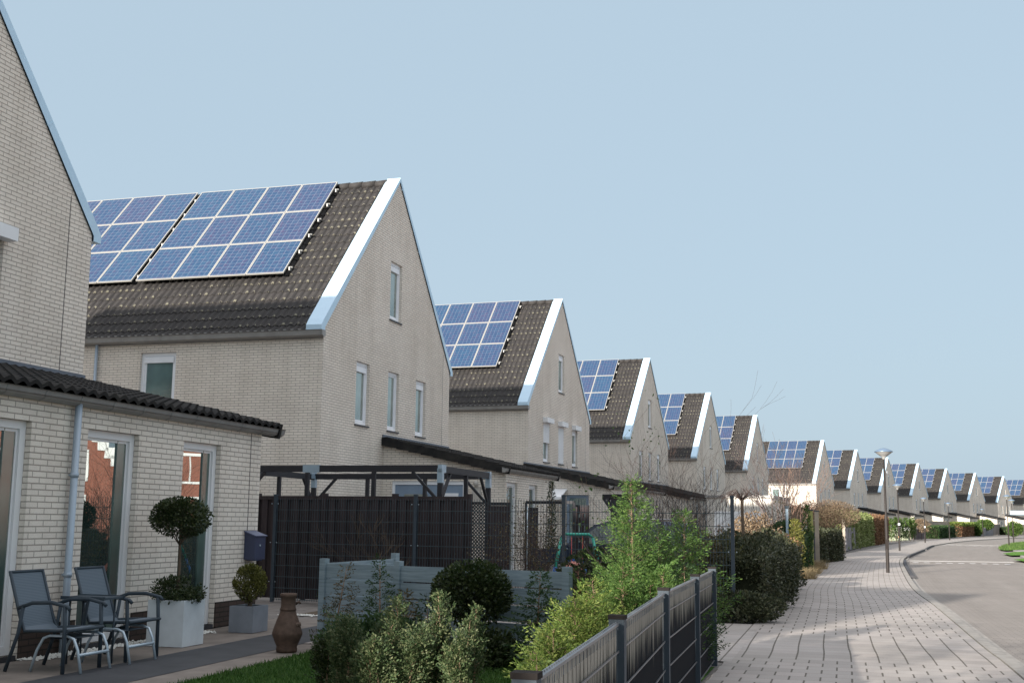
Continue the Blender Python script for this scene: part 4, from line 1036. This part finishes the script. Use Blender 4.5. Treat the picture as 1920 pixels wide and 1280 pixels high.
# ------------------------------------------------------------------ parked car
carp=simple('dark_blue_car_paint',(.014,.024,.045),.35,.0,.35,.05,2); carglass=glass('car_glass',(.006,.024,.026),.08,.03)
tyre=simple('tyre_rubber',(.02,.02,.02),.8,0,.3,.1,8); rimm=simple('alloy_rim',(.45,.45,.46),.3,.8,.5,.05,5); redl=simple('tail_lamp_red',(.4,.02,.02),.2,0,.6,.05,4); clearl=simple('head_lamp',(.6,.62,.65),.1,.2,.6,.05,4)
def car(loc,rot,label):
    """X = length (front -X), Y across"""
    R=thing('parked_car',label,'car',loc,rot)
    side=[(-2.1,.35),(-2.15,.62),(-2.02,.80),(-1.15,.95),(-.50,1.42),(-.15,1.52),(1.1,1.52),(1.65,1.45),(1.98,1.02),(2.12,.85),(2.14,.35)]
    m=MB(); hw=[.82,.86,.86,.86,.66,.62,.62,.62,.80,.86,.84]
    L=[(x,-w_,z) for (x,z),w_ in zip(side,hw)]; Rr=[(x,w_,z) for (x,z),w_ in zip(side,hw)]
    n=len(L)
    for i in range(n-1): m.face([L[i],Rr[i],Rr[i+1],L[i+1]],0,True)
    m.face([L[-1],Rr[-1],Rr[0],L[0]])
    for Sd,fl in ((L,0),(Rr,1)):
        lo=[Sd[0],Sd[1],Sd[2],Sd[3],(1.9,Sd[3][1],1.0),Sd[9],Sd[10]]; up=[Sd[3],Sd[4],Sd[5],Sd[6],Sd[7],Sd[8],(1.9,Sd[3][1],1.0)]
        m.face(lo if fl else lo[::-1]); m.face(up if fl else up[::-1])
    m.build('body',carp,R)
    for s in (-1,1):
        o=s
        for (x0,x1,x2,x3,nm) in ((-.92,-.42,.10,.10,'w'),(.18,.18,.95,.95,'w'),(1.03,1.03,1.42,1.62,'w')):
            y=lambda z:s*(.872-(z-.95)*.43)
            za,zb=1.0,1.40
            f=[(x0,y(za),za),(x3,y(za),za),(x2,y(zb),zb),(x1,y(zb),zb)]
            m=MB(); m.face(f).face([(x,yy+s*.006,z) for x,yy,z in f]); m.build('side_window',carglass,R)
        m=MB(); m.box((-1.0,s*.9-.05,.98),(-.82,s*.9+.09*s+.05,1.12)); m.build('wing_mirror',carp,R)
        for x in (-1.35,1.3):
            m=MB(); m.tube([(x,s*.70,.33),(x,s*.87,.33)],.33,20); o_=m.build('wheel',tyre,R); MB().tube([(x,s*.868,.33),(x,s*.88,.33)],.2,16).build('rim',rimm,o_)
        MB().box((2.08,s*.6-.2,.78),(2.16,s*.6+.2,.95)).build('tail_light',redl,R); MB().box((-2.16,s*.62-.16,.62),(-2.05,s*.62+.16,.78)).build('headlight',clearl,R)
    m=MB(); m.face([(-1.08,-.78,1.0),(-1.08,.78,1.0),(-.50,.62,1.41),(-.50,-.62,1.41)]); o=m.build('windscreen',carglass,R); o.location=(-.015,0,.015)
    m=MB(); m.face([(1.99,.74,1.06),(1.99,-.74,1.06),(1.68,-.6,1.42),(1.68,.6,1.42)]); o=m.build('rear_window',carglass,R); o.location=(.015,0,.012)
    for s in (-1,1): MB().tube([(-.1,s*.58,1.56),(1.3,s*.58,1.57)],.018,6).build('roof_rail',rimm,R)
pcar=at(1165,28.0); car(pcar,-HOUSES[2][2],'dark blue parked car behind the wire mesh and swing')
# ------------------------------------------------------------------ black strip fence in the foreground
R=thing('strip_fence','low anthracite fence with streaked privacy strips beside the pavement','fence',(0,0,0),0)
FP=[F1(11.02,-6.0),F1(10.89,-3.62),F1(10.74,-1.27),F1(10.59,1.35),F1(10.53,3.72),F1(10.48,5.67)]
HF=1.0; capm=simple('dark_plastic_cap',(.022,.019,.018),.9,0,.1,.1,5)
for p in FP:
    m=MB(); m.box((-.04,-.03,0),(.04,.03,HF+.015)); o=m.build('post',postm,R,loc=(p.x,p.y,0),rot=R1T); MB().box((-.044,-.034,HF+.015),(.044,.034,HF+.035)).build('post_cap',capm,o)
for a,b in zip(FP,FP[1:]):
    d=(b-a); L=d.length; d.normalize(); nn=Vector((d.y,-d.x,0)); a1=a+d*.045; b1=b-d*.045
    # woven strips: vertical bands
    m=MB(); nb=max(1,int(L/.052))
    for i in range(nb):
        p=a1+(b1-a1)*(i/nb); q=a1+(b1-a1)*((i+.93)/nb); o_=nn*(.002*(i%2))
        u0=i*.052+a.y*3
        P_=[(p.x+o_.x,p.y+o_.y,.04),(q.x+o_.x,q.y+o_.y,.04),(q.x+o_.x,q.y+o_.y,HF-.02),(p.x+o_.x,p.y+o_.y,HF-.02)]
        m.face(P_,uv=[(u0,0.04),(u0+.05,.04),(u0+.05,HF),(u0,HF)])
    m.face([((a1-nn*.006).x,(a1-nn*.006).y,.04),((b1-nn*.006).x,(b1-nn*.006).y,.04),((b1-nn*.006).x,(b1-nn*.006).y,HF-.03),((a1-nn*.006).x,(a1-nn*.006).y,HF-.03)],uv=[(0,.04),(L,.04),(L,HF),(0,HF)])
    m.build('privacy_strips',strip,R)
    m=MB(); z=.06
    for j in range(5):
        zz=.06+j*.2; w_=.008
        for s in (-1,1): m.beam((a1+nn*s*.011).to_tuple()[:2]+(zz,),(b1+nn*s*.011).to_tuple()[:2]+(zz,),.008,.008)
    m.beam((a1.x,a1.y,HF-.008),(b1.x,b1.y,HF-.008),.028,.012)
    for i in range(int(L/.05)): p=a1+(b1-a1)*((i+.5)/int(L/.05)); m.box((p.x-.003,p.y-.003,HF-.06),(p.x+.003,p.y+.003,HF+.004))
    m.build('wire_panel',simple('light_metal_wire',(.16,.17,.185),.35,.5,.5,.1,6) if 'light_metal_wire' not in MATS else MATS['light_metal_wire'],R)
# ------------------------------------------------------------------ garden plants
GC='narrow cypresses at the front of the garden'
col_prof=lambda f:(.55+.9*f if f<.35 else .87*(1-((f-.35)/.65)**2.2)+.12)
for px,Y,h,r,st,lab in ((655,9.9,.78,.17,3,'narrow grey-green cypress, leftmost of the front group'),(738,9.7,.99,.14,3,'narrow grey-green cypress, second from the left in the front group'),
    (790,9.5,.74,.16,3,'low grey-green cypress in the dip of the front group'),(835,9.8,1.04,.15,3,'tallest grey-green cypress with pinkish tip in the front group'),(893,9.7,.92,.12,2,'slim grey-green cypress, rightmost of the front group'),(622,10.3,.55,.13,2,'small dark cypress at the left foot of the front group'),(700,9.3,.66,.13,3,'grey-green cypress filling the gap left of the second tall one'),(868,9.3,.72,.12,3,'feathery grey-green cypress between the tallest and the slim one')):
    conifer('cypress',lab,at(px,Y),h*.88,r*.72,lf_cypress if px>630 else lf_dark,nb=66,size=.024,dens=2.0,clump=1,stems=st,upr=1.8,group=GC,spread=.10,prof=col_prof,aspect=.5,droop=0)
GD='young dark conifers along the plank fence'
conifer('young_conifer','sparse brownish young conifer before the left end of the plank fence',at(636,13.7),1.0,.30,lf_brownconifer,nb=46,size=.032,dens=1.8,upr=.1,group=GD)
conifer('young_conifer','dark green young conifer rising above the plank fence rail',at(717,13.4),1.08,.24,lf_dkconifer,nb=60,size=.032,dens=1.8,upr=.4,group=GD)
conifer('young_conifer','small brownish conifer right of the dark one before the plank fence',at(760,13.2),.72,.24,lf_brownconifer,nb=60,size=.04,upr=.5,group=GD)
conifer('young_conifer','wide feathery dark conifer before the right part of the plank fence',at(1008,12.2),1.02,.42,lf_dkconifer,nb=80,size=.034,dens=1.9,upr=.15,group=GD)
conifer('young_conifer','thin dark green conifer left of the round bush',at(806,13.2),.66,.24,lf_dkconifer,nb=50,size=.04,upr=.5,group=GD)
ball_bush('round_shrub','round dark evergreen bush before the plank fence','shrub',at(888,12.7),(.40,.38,.33),9500,.042,lf_dark,stem=.42,stemr=.02,clumps=90,cs=.2)
ball_bush('low_shrub','low dark shrub at the foot of the round bush','shrub',at(915,12.4),(.30,.28,.2),3000,.045,lf_dark,clumps=40)
ball_bush('low_shrub','low dark green shrub between the cypresses and plank fence','shrub',at(700,12.6),(.55,.3,.26),4500,.045,lf_dkconifer,clumps=50)
ball_bush('low_shrub','low dark green plant at the foot of the brown screen','shrub',F1(3.55,12.0),(.55,.3,.17),3500,.05,lf_dark,clumps=40)
bare_shrub('bare_shrub','leafless brown shrub before the brown screen, above the plank fence',F1(5.1,9.6),1.35,6,.8,3,mat=bark,r=.01,n=3)
bare_shrub('bare_shrub','leafless dark twiggy shrub behind the fence near the extension windows',at(985,17.5),1.25,9,.7,3,r=.008,n=3,leaf=lf_brownconifer,lsize=.03,nleaf=1400)
bare_shrub('flowering_shrub','twiggy shrub with pale specks right of the narrow brick pillar',at(1020,18),1.15,7,.7,3,r=.007,n=3,leaf=lf_brownconifer,lsize=.03,nleaf=700)
ball_bush('dark_shrub','dark evergreen shrub between the swing and the thujas','shrub',at(1130,17.5),(.7,.5,.55),5500,.06,lf_dark,clumps=60,stem=.0)
conifer('climbing_evergreen','tall dark evergreen climbing the corner of the brick extension',at(1033,30),2.5,.16,lf_dark,nb=220,size=.05,upr=1.2,cat='climber')
GT='bright green thujas by the pavement fence'
TH=((1188,12.4,892,.42,400,lf_thuja,1,'tallest bright green thuja with a bare brown trunk showing'),(1280,13.2,955,.40,300,lf_thuja,1,'bright green thuja, rightmost of the group'),(1236,12.9,985,.36,240,lf_thuja,1,'bright green thuja between the two tall ones'),
    (1160,11.6,1050,.30,230,lf_thuja,2,'bushy thuja in front of the tallest one'),(1124,10.8,1085,.28,230,lf_yellow,2,'yellow-green thuja left of the tallest one'),(1080,9.6,1120,.30,220,lf_yellow,3,'yellow-green thuja where the strip fence runs low'),(1040,8.3,1175,.25,170,lf_yellow,3,'low yellow-green thuja touching the strip fence'),(1228,11.8,1062,.36,240,lf_thuja,2,'dense lower thuja behind the strip fence posts'),(1285,12.4,1060,.3,200,lf_dkconifer,2,'dark green lower thuja behind the last strip fence post'),(1016,7.0,1222,.16,90,lf_yellow,2,'smallest yellow-green thuja at the lower end of the strip fence'))
for px,Y,ty,r,nb,mt,st,lab in TH:
    h=ground(px,ty,Y=Y).z
    conifer('thuja',lab,at(px,Y),h,r*1.22,mt,nb=int(nb*.62),size=.031,stems=st,upr=.6,group=GT,dens=1.8,aspect=.32,droop=.4,clump=1)
t=bare_shrub('young_tree','thin young tree with a few leaves rising above the thujas',at(1182,16.5),2.35,2,.12,2,mat=barklight,r=.012,n=3,leaf=lf_green,lsize=.05,nleaf=90)
# bare bushes behind the mesh
for px,Y,h,ns,lab in ((1222,20.5,2.0,13,'leafless dark bush behind the thujas, left of three'),(1265,21.5,2.5,16,'tallest leafless dark bush behind the thujas'),(1306,20.5,1.75,11,'leafless dark bush left of the tall fence post')):
    bare_shrub('bare_bush',lab,at(px,Y),h,ns,.3,3,mat=twig,r=.012,n=3,group='leafless bushes behind the wire mesh')
ball_bush('yellow_conifer','yellow-green bushy conifer behind the wire mesh','shrub',at(1347,20.5),(.45,.4,.38),6000,.06,lf_olive,clumps=50,stem=.55)
ball_bush('brown_shrub','brown-purple twiggy shrub behind the thujas','shrub',at(1300,19.2),(.5,.4,.7),3500,.05,lf_brownconifer,clumps=50)
ball_bush('orange_shrub','orange-brown shrub right of the tall fence post','shrub',at(1418,29),(.62,.5,.62),7000,.06,lf_copper,clumps=60,stem=.55)
ball_bush('red_leaf_shrub','reddish leafed shrub rising from the ivy hedge','shrub',at(1450,30),(.7,.6,.36),2800,.06,lf_orange,clumps=60,stem=.55)
ball_bush('red_leaf_shrub','reddish shrub left of the tall fence post behind the mesh','shrub',at(1360,24),(.35,.3,.7),700,.05,lf_orange,clumps=40,stem=.1)
# ivy hedge
def hedge_run(name,label,a,b,Wd,H,n,size,mat,core=black,group=None,cat='hedge',bumpy=.08,side=0):
    a=Vector((a[0],a[1],0)); b=Vector((b[0],b[1],0)); d=b-a; th=math.atan2(d.y,d.x); c=(a+b)/2+Vector((-math.sin(th),math.cos(th),0))*side*Wd/2
    return hedge(name,label,c,th,d.length,Wd,H,n,size,mat,core,group,cat,bumpy)
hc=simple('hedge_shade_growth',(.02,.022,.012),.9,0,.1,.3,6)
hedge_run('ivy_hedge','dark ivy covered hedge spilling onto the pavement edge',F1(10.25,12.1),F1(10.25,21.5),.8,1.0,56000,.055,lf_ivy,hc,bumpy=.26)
ball_bush('ivy_skirt','ivy trailing over the paving at the foot of the tall post','ivy',F1(10.2,11.45),(.75,.35,.22),5000,.055,lf_ivy,clumps=50)
# weeping tree behind the post
R=thing('weeping_tree','small leafless weeping tree with drooping dark twigs behind the tall post','tree',at(1392,22.5)); m=MB(); m.tube([(0,0,0),(.02,0,1.0),(0,0,1.95)],[.035,.03,.03],7); m.build('trunk',bark,R)
m=MB()
for i in range(40):
    a_=random.uniform(0,2*PI); r_=random.uniform(.2,.62); h_=random.uniform(.04,.2); dr=random.uniform(.08,.55)
    c_,s_=math.cos(a_),math.sin(a_); m.tube([(0,0,1.93),(c_*r_*.4,s_*r_*.4,1.97+h_),(c_*r_*.85,s_*r_*.85,1.95+h_*.5),(c_*r_+random.gauss(0,.04),s_*r_+random.gauss(0,.04),1.95-dr*.5),(c_*r_*1.02+random.gauss(0,.06),s_*r_+random.gauss(0,.06),1.95-dr)],[.007,.006,.005,.004,.003],3,cap=False)
m.build('twigs',twig,R)
# grass tufts at the pavement edge
for (v,u,r_,h_,lab) in ((10.75,26.9,.35,.3,'dry straw-coloured grass tuft at the pavement edge by the pale post'),(10.85,30.5,.3,.24,'second dry grass tuft, farther along the hedge'),(10.9,34.5,.4,.3,'third dry grass tuft, before the dark hedge fence')):
    c_=F1(v,u); P_=[(c_.x+r_*math.cos(t),c_.y+r_*math.sin(t)) for t in np.linspace(0,2*PI,10)[:-1]]
    o=tufts('dry_grass_tuft',P_,900,h_,lf_tan,'',lean=.6,wd=.006); tag(o,lab,'grass tuft','dry grass tufts at the pavement edge')
# ------------------------------------------------------------------ bare tree and copper tree
def tree(name,label,loc,h,r,lv,n,mat,spread=.45,seed=1,group=None,leaf=None,nleaf=0,lsize=.05,stems=1):
    random.seed(seed); t=thing(name,label,'tree',loc,0,group); m=MB(); tips=[]
    for s in range(stems):
        a_=2*PI*s/max(1,stems)+.4; lean=.0 if stems==1 else .22
        pts=[Vector((.08*math.cos(a_)*s,.08*math.sin(a_)*s,0)),Vector((lean*math.cos(a_)*h*.15,lean*math.sin(a_)*h*.15,h*.18)),Vector((lean*math.cos(a_)*h*.35,lean*math.sin(a_)*h*.35,h*.34))]
        MB().tube(pts,[r,r*.85,r*.75],8).build('trunk',mat,t)
        for i in range(n+1):
            d=Vector((random.gauss(0,.4)+lean*math.cos(a_),random.gauss(0,.4)+lean*math.sin(a_),1)); j=pts[1].lerp(pts[2],random.random()*.8+.2) if i else pts[2]
            twigs(m,j,d,h*random.uniform(.3,.42),r*.5,lv,spread,n,.25,3,tips,.004)
    m.build('branches',mat,t)
    if leaf:
        T=np.array([list(p) for p,_ in tips]); idx=rng.integers(0,len(T),nleaf); P=T[idx]+rng.normal(0,.12,(nleaf,3))
        add('foliage',leaves_mesh('foliage',P,rng.normal(size=(nleaf,3)),lsize,.5,leaf,.4),t)
    return t
greybark=simple('grey_bark',(.13,.105,.10),.9,0,.1,.2,10); pinkbark=simple('pinkish_twig',(.26,.17,.13),.9,0,.1,.2,10)
tree('bare_tree','tall leafless grey tree with two stems before the sunlit house',at(1458,46),4.5,.075,3,3,greybark,stems=2,seed=21)
tree('bare_tree','leafless pinkish tree right of the tall grey one',at(1492,52),4.3,.05,3,3,pinkbark,stems=2,seed=8)
t=ball_bush('copper_tree','umbrella shaped tree with copper twigs above the hedges','tree',at(1548,55),(1.5,1.3,.62),14000,.11,lf_copper,stem=1.35,stemr=.07,clumps=90,cs=.2,aspect=.18)
ball_bush('twiggy_shrub','pale brown twiggy shrub under the copper tree','shrub',at(1562,70),(.9,.8,.45),3000,.12,lf_copper,stem=.4,clumps=50,aspect=.2)
# ------------------------------------------------------------------ garden edge along the pavement: hedges, fences, posts
def zat(px,py,Y):   # height shown at a pixel for depth Y
    return ground(px,py,Y=Y).z
def gp(px,py): p=ground(px,py); return Vector((p.x,p.y,0))
HG='dark fences and hedges along the left pavement edge'
def run_px(fn,name,label,p0,p1,topy,Wd,n,size,mat,**k):
    a,b=gp(*p0),gp(*p1); H=zat(p0[0],topy,a.y) ; return fn(name,label,a,b,Wd,H,n,size,mat,**k)
def slat_fence(name,label,a,b,H,mat,cat='fence',group=None,bw=.12,gap=.02,postm_=None,th=.03):
    R=thing(name,label,cat,(0,0,0),0,group); a=Vector((a[0],a[1],0)); b=Vector((b[0],b[1],0)); d=b-a; L=d.length; n_=max(1,int(L/(bw+gap))); m=MB()
    for i in range(n_):
        p=a+d*((i+.5)/n_); m.beam((p.x,p.y,.04),(p.x,p.y,H-.01*(i%3)),L/n_-gap,th,up=(-d.y,d.x,0))
    m.build('slats',mat,R)
    nn=Vector((-d.y,d.x,0)).normalized()
    for z in (H*.25,H*.8): q=nn*.03; m=MB().beam((a.x+q.x,a.y+q.y,z),(b.x+q.x,b.y+q.y,z),.03,.06); m.build('rail',mat,R)
    k_=max(1,int(L/2.2))
    for i in range(k_+1): p=a+d*(i/k_); MB().beam((p.x,p.y,0),(p.x,p.y,H+.06),.07,.07,up=(d.x,d.y,0)).build('post',postm_ or mat,R)
    return R
E1_,E2_=F1(10.75,30.0),F1(10.9,44.2)
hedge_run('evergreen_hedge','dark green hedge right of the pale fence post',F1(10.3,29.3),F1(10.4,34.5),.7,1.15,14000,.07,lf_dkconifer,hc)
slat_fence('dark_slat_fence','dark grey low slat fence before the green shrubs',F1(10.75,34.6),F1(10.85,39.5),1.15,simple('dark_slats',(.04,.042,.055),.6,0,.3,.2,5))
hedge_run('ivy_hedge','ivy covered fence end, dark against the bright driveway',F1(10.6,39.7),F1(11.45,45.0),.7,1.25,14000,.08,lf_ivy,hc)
for px,Y,zt_,lab in ((1521,40,1.95,'yellow-green mossy timber post'),(1532,42,1.95,'pale grey fence post beside the mossy one'),(1582,64,1.75,'pale post at the left end of the grey slat fence')):
    p=at(px,Y); R=thing('fence_post',lab,'post',(p.x,p.y,0),R1T); MB().box((-.07,-.07,0),(.07,.07,zt_)).build('shaft',simple('mossy_timber',(.3,.3,.1),.8) if px==1521 else tanboard,R); MB().box((-.085,-.085,zt_),(.085,.085,zt_+.04)).build('cap',postm,R)
p=F1(10.24,28.85); R=thing('fence_post','pale grey slim post between the ivy hedge and evergreen hedge','post',(p.x,p.y,0),R1T); MB().box((-.035,-.035,0),(.035,.035,1.95)).build('shaft',bracket,R); MB().box((-.06,-.06,1.95),(.06,.06,2.03)).build('cap',postm,R)
for px,Y,h,lab in ((1489,34,1.62,'slim yellow-green conifer, left of the pair by the pale post'),(1500,35,1.6,'slim yellow-green conifer, right of the pair by the pale post'),(1515,38,2.1,'bright green conifer beside the mossy post')):
    conifer('slim_conifer',lab,at(px,Y),h,.17,lf_olive if px<1510 else lf_green,nb=80,size=.08,upr=1.5,prof=col_prof)
ball_bush('shrub_mass','olive green shrub behind the pale fence post','shrub',at(1480,38),(.7,.6,.5),4500,.07,lf_dkconifer,stem=.6,clumps=60)
ball_bush('shrub_mass','purple-brown leafless shrub behind the bare trees','shrub',at(1462,42),(.6,.5,.9),3000,.07,lf_brownconifer,stem=.5,clumps=70,aspect=.25)
# bamboo hedge and grey slat panel
a,b=gp(1560,1027),gp(1628,1019)
a=F1(11.0,60.5); b=gp(1623,1021.6)
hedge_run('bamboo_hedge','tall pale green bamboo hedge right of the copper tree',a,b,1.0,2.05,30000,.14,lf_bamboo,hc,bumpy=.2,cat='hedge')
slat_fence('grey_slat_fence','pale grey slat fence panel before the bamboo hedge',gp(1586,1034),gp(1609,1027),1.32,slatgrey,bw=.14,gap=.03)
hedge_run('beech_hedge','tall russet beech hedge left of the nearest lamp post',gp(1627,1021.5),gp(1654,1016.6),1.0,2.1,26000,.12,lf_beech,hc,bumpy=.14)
# thuja row behind a pale fence
for k_,px in enumerate((1671,1680,1689,1698,1706,1713)):
    conifer('columnar_thuja',['narrow green thuja, first from the left in the row of six','narrow green thuja, second in the row of six','narrow green thuja, third in the row of six','narrow green thuja, fourth in the row of six','narrow green thuja, fifth in the row of six','narrow green thuja, last in the row of six'][k_],at(px,107+k_*1.2),2.05+.1*(k_%2),.36,lf_green,nb=60,size=.16,upr=1.5,group='row of six narrow thujas',prof=col_prof,dens=.5)
wirepale=simple('pale_wire_fence',(.33,.36,.25),.7,0,.3,.2,2)
R=thing('mesh_fence_panel','pale mesh garden fence before the row of thujas','fence',(0,0,0),0)
a,b=gp(1665,1014.6),gp(1708,1012.2); d=b-a
m=MB(); n_=int(d.length/.25)
for i in range(n_+1): p=a+d*(i/n_); m.beam((p.x,p.y,0),(p.x,p.y,1.25),.03,.03,up=(d.x,d.y,0))
for z in (.05,.45,.85,1.22): m.beam((a.x,a.y,z),(b.x,b.y,z),.03,.03)
m.build('mesh',wirepale,R)
for f in (0,.33,.66,1): p=a+d*f; MB().beam((p.x,p.y,0),(p.x,p.y,1.35),.08,.08,up=(d.x,d.y,0)).build('post',tanboard,R)
p=gp(1700,1013.2); R=thing('info_sign','small blank white sign on a post before the thujas','sign',(p.x,p.y,0),-.4)
MB().box((-1.15,-.02,1.0),(.3,.02,1.28)).build('sign_plate',shutterm,R); MB().box((.25,.02,0),(.31,.08,1.25)).build('sign_post',tanboard,R)
slat_fence('brown_slat_fence','dark brown low fence between the second and third lamps',gp(1713,1012),gp(1736,1010.8),1.15,simple('brown_slats',(.11,.085,.085),.8,0,.3,.2,3))
ball_bush('pink_shrub','pale pinkish leafless shrub behind the brown fence','shrub',at(1727,125),(1.0,.8,.6),2200,.18,lf_copper,stem=.9,clumps=40,aspect=.25)
slat_fence('tan_board_fence','long tan board fence behind the clipped hedges, left stretch',at(1733,152),at(1795,168),2.1,tanboard,bw=.3,gap=.02)
hedge_run('clipped_hedge','low dark green clipped hedge by the third lamp post',gp(1748,1009.3),gp(1779,1006.6),1.4,1.35,14000,.2,lf_dkconifer,hc,bumpy=.05)
BH=hedge_run('clipped_hedge','clipped hedge with yellow-green top and bare brown sides',gp(1791,1006),gp(1826,1003.8),1.5,1.6,12000,.2,lf_beech,hc,bumpy=.05)
a,b=gp(1791,1006),gp(1826,1003.8); hh=hedge_run('hedge','x',a,b,1.6,.35,9000,.24,lf_yellow,None,bumpy=.05)
for ch in list(hh.children): ch.parent=BH; ch.location.z=1.5; ch.name='top_growth'; ch['label']='yellow-green new growth on top'
bpy.data.objects.remove(hh)
ball_bush('garden_bush','green bush beside the brown clipped hedge','shrub',at(1829,180),(.9,.8,1.0),3000,.3,lf_green,clumps=40)
ball_bush('garden_bush','round green bush above the lattice fence','shrub',at(1847,190),(1.3,1.,.75),2600,.25,lf_green,stem=1.0,clumps=40)
slat_fence('lattice_fence','grey lattice garden fence, low at the left and tall at the right',gp(1832,1004),gp(1880,1002),1.9,simple('taupe_slats',(.24,.21,.19),.8,0,.3,.25,.6),bw=.4,gap=.1)
slat_fence('grey_low_fence','dark grey low fence panel before the lattice fence',gp(1834,1004.6),gp(1862,1003.2),1.25,slatgrey,bw=.3,gap=.04)
hedge_run('clipped_hedge','dark clipped hedge at the far right end of the street',gp(1884,1002.4),gp(1935,1001),1.5,1.2,10000,.28,lf_dkconifer,hc,bumpy=.06)
ball_bush('garden_bush','round fresh green bush behind the lamp posts at the right','shrub',at(1903,165),(.95,.9,.95),4500,.2,lf_green,stem=.25,stemr=.05,clumps=50)
slat_fence('tan_board_fence','tan board fence at the far right edge behind the green bush',at(1905,205),at(1960,225),1.9,tanboard,bw=.3,gap=.02)
slat_fence('tan_board_fence','tan board fence between the clipped hedges, middle stretch',at(1783,190),at(1834,206),2.2,tanboard,bw=.3,gap=.02)
# flat-roofed garage of the fifth house
x,y,t=HOUSES[4]; R=thing('flat_roof_garage','bright pale flat-roofed garage behind the weeping tree','garage',(x,y,0),-t)
MB().box((4.7,-2.6,0),(8.05,3.5,2.78)).build('wall',simple('cream_render',(.66,.62,.56),.85,0,.2,.06,2),R); MB().box((4.63,-2.68,2.78),(8.12,3.58,2.9)).build('roof_edge',zinc,R)
MB().box((5.1,-2.64,0),(7.6,-2.61,2.1)).build('garage_door',shutterm,R)
# ------------------------------------------------------------------ street lamps
lampcap=simple('lamp_cap_blue_grey',(.13,.19,.27),.35,.3,.5,.06,4); lampbowl=simple('lamp_bowl_translucent',(.30,.30,.29),.35,0,.5,.05,4); polem=simple('lamp_pole_brown_grey',(.028,.023,.021),.6,.1,.3,.12,5)
LG='street lamps along the curving street'
def lamp(p,label,h=3.62,s=1.0):
    R=thing('street_lamp',label,'street lamp',(p[0],p[1],-.03 if s<0 else 0),0,LG)
    m=MB(); m.lathe([(.055,0),(.055,1.75),(.048,1.80),(.036,1.84),(.034,h),(.0,h)],12); m.build('pole',polem,R)
    MB().box((-.04,-.062,.75),(.04,-.05,1.05)).build('service_hatch',polem,R)
    m=MB(); m.lathe([(.034,h-.02),(.06,h+.01),(.06,h+.05),(.13,h+.10),(.26,h+.20),(.275,h+.225)],20); m.build('bowl',lampbowl,R)
    m=MB(); m.lathe([(.29,h+.215),(.295,h+.235),(.2,h+.29),(.09,h+.335),(.0,h+.35)],20); m.build('cap',lampcap,R)
    return R
LP=[((12.09,37.96),'nearest street lamp, standing on the pavement edge by the kerb bend'),((23.2,70.5),'second street lamp along the left pavement, right of the russet hedge'),((36.63,104.4),'third street lamp along the left pavement, left of the low dark hedge'),((46.83,126),'fourth street lamp along the left pavement'),((67.3,168.2),'fifth and smallest street lamp along the left pavement'),((39,92.5),'street lamp on the grass island, left of the pair'),((45.8,107.6),'street lamp behind the grass island, right of the pair')]
LR=[lamp(p,l) for p,l in LP]
MB().box((-.065,-.065,1.5),(.065,-.05,1.62)).build('sticker',shutterm,LR[1]); MB().tube([(0,0,.75),(0,0,.86)],.06,10).build('band',simple('tan_band',(.4,.24,.13),.6),LR[1])
MB().box((-.06,-.065,1.3),(.06,-.05,1.45)).build('sticker',shutterm,LR[2])
R=thing('street_name_plate','pale blue blank street plate mounted between the right-hand lamp posts','sign',(39,92.4,0),-.3)
MB().box((.15,-.02,2.42),(1.7,.0,2.72)).build('plate',simple('pale_blue_plate',(.42,.62,.75),.4),R); MB().box((.06,-.03,2.5),(.16,.0,2.54)).box((.06,-.03,2.62),(.16,.0,2.66)).build('bracket',polem,R)
# trees behind the camera whose branches shade the pavement
tree('street_tree','leafless tree left behind the photographer, shading the pavement',F1(6.7,-11.4),6.0,.11,3,4,greybark,stems=1,seed=11,leaf=lf_copper,nleaf=2600,lsize=.13)
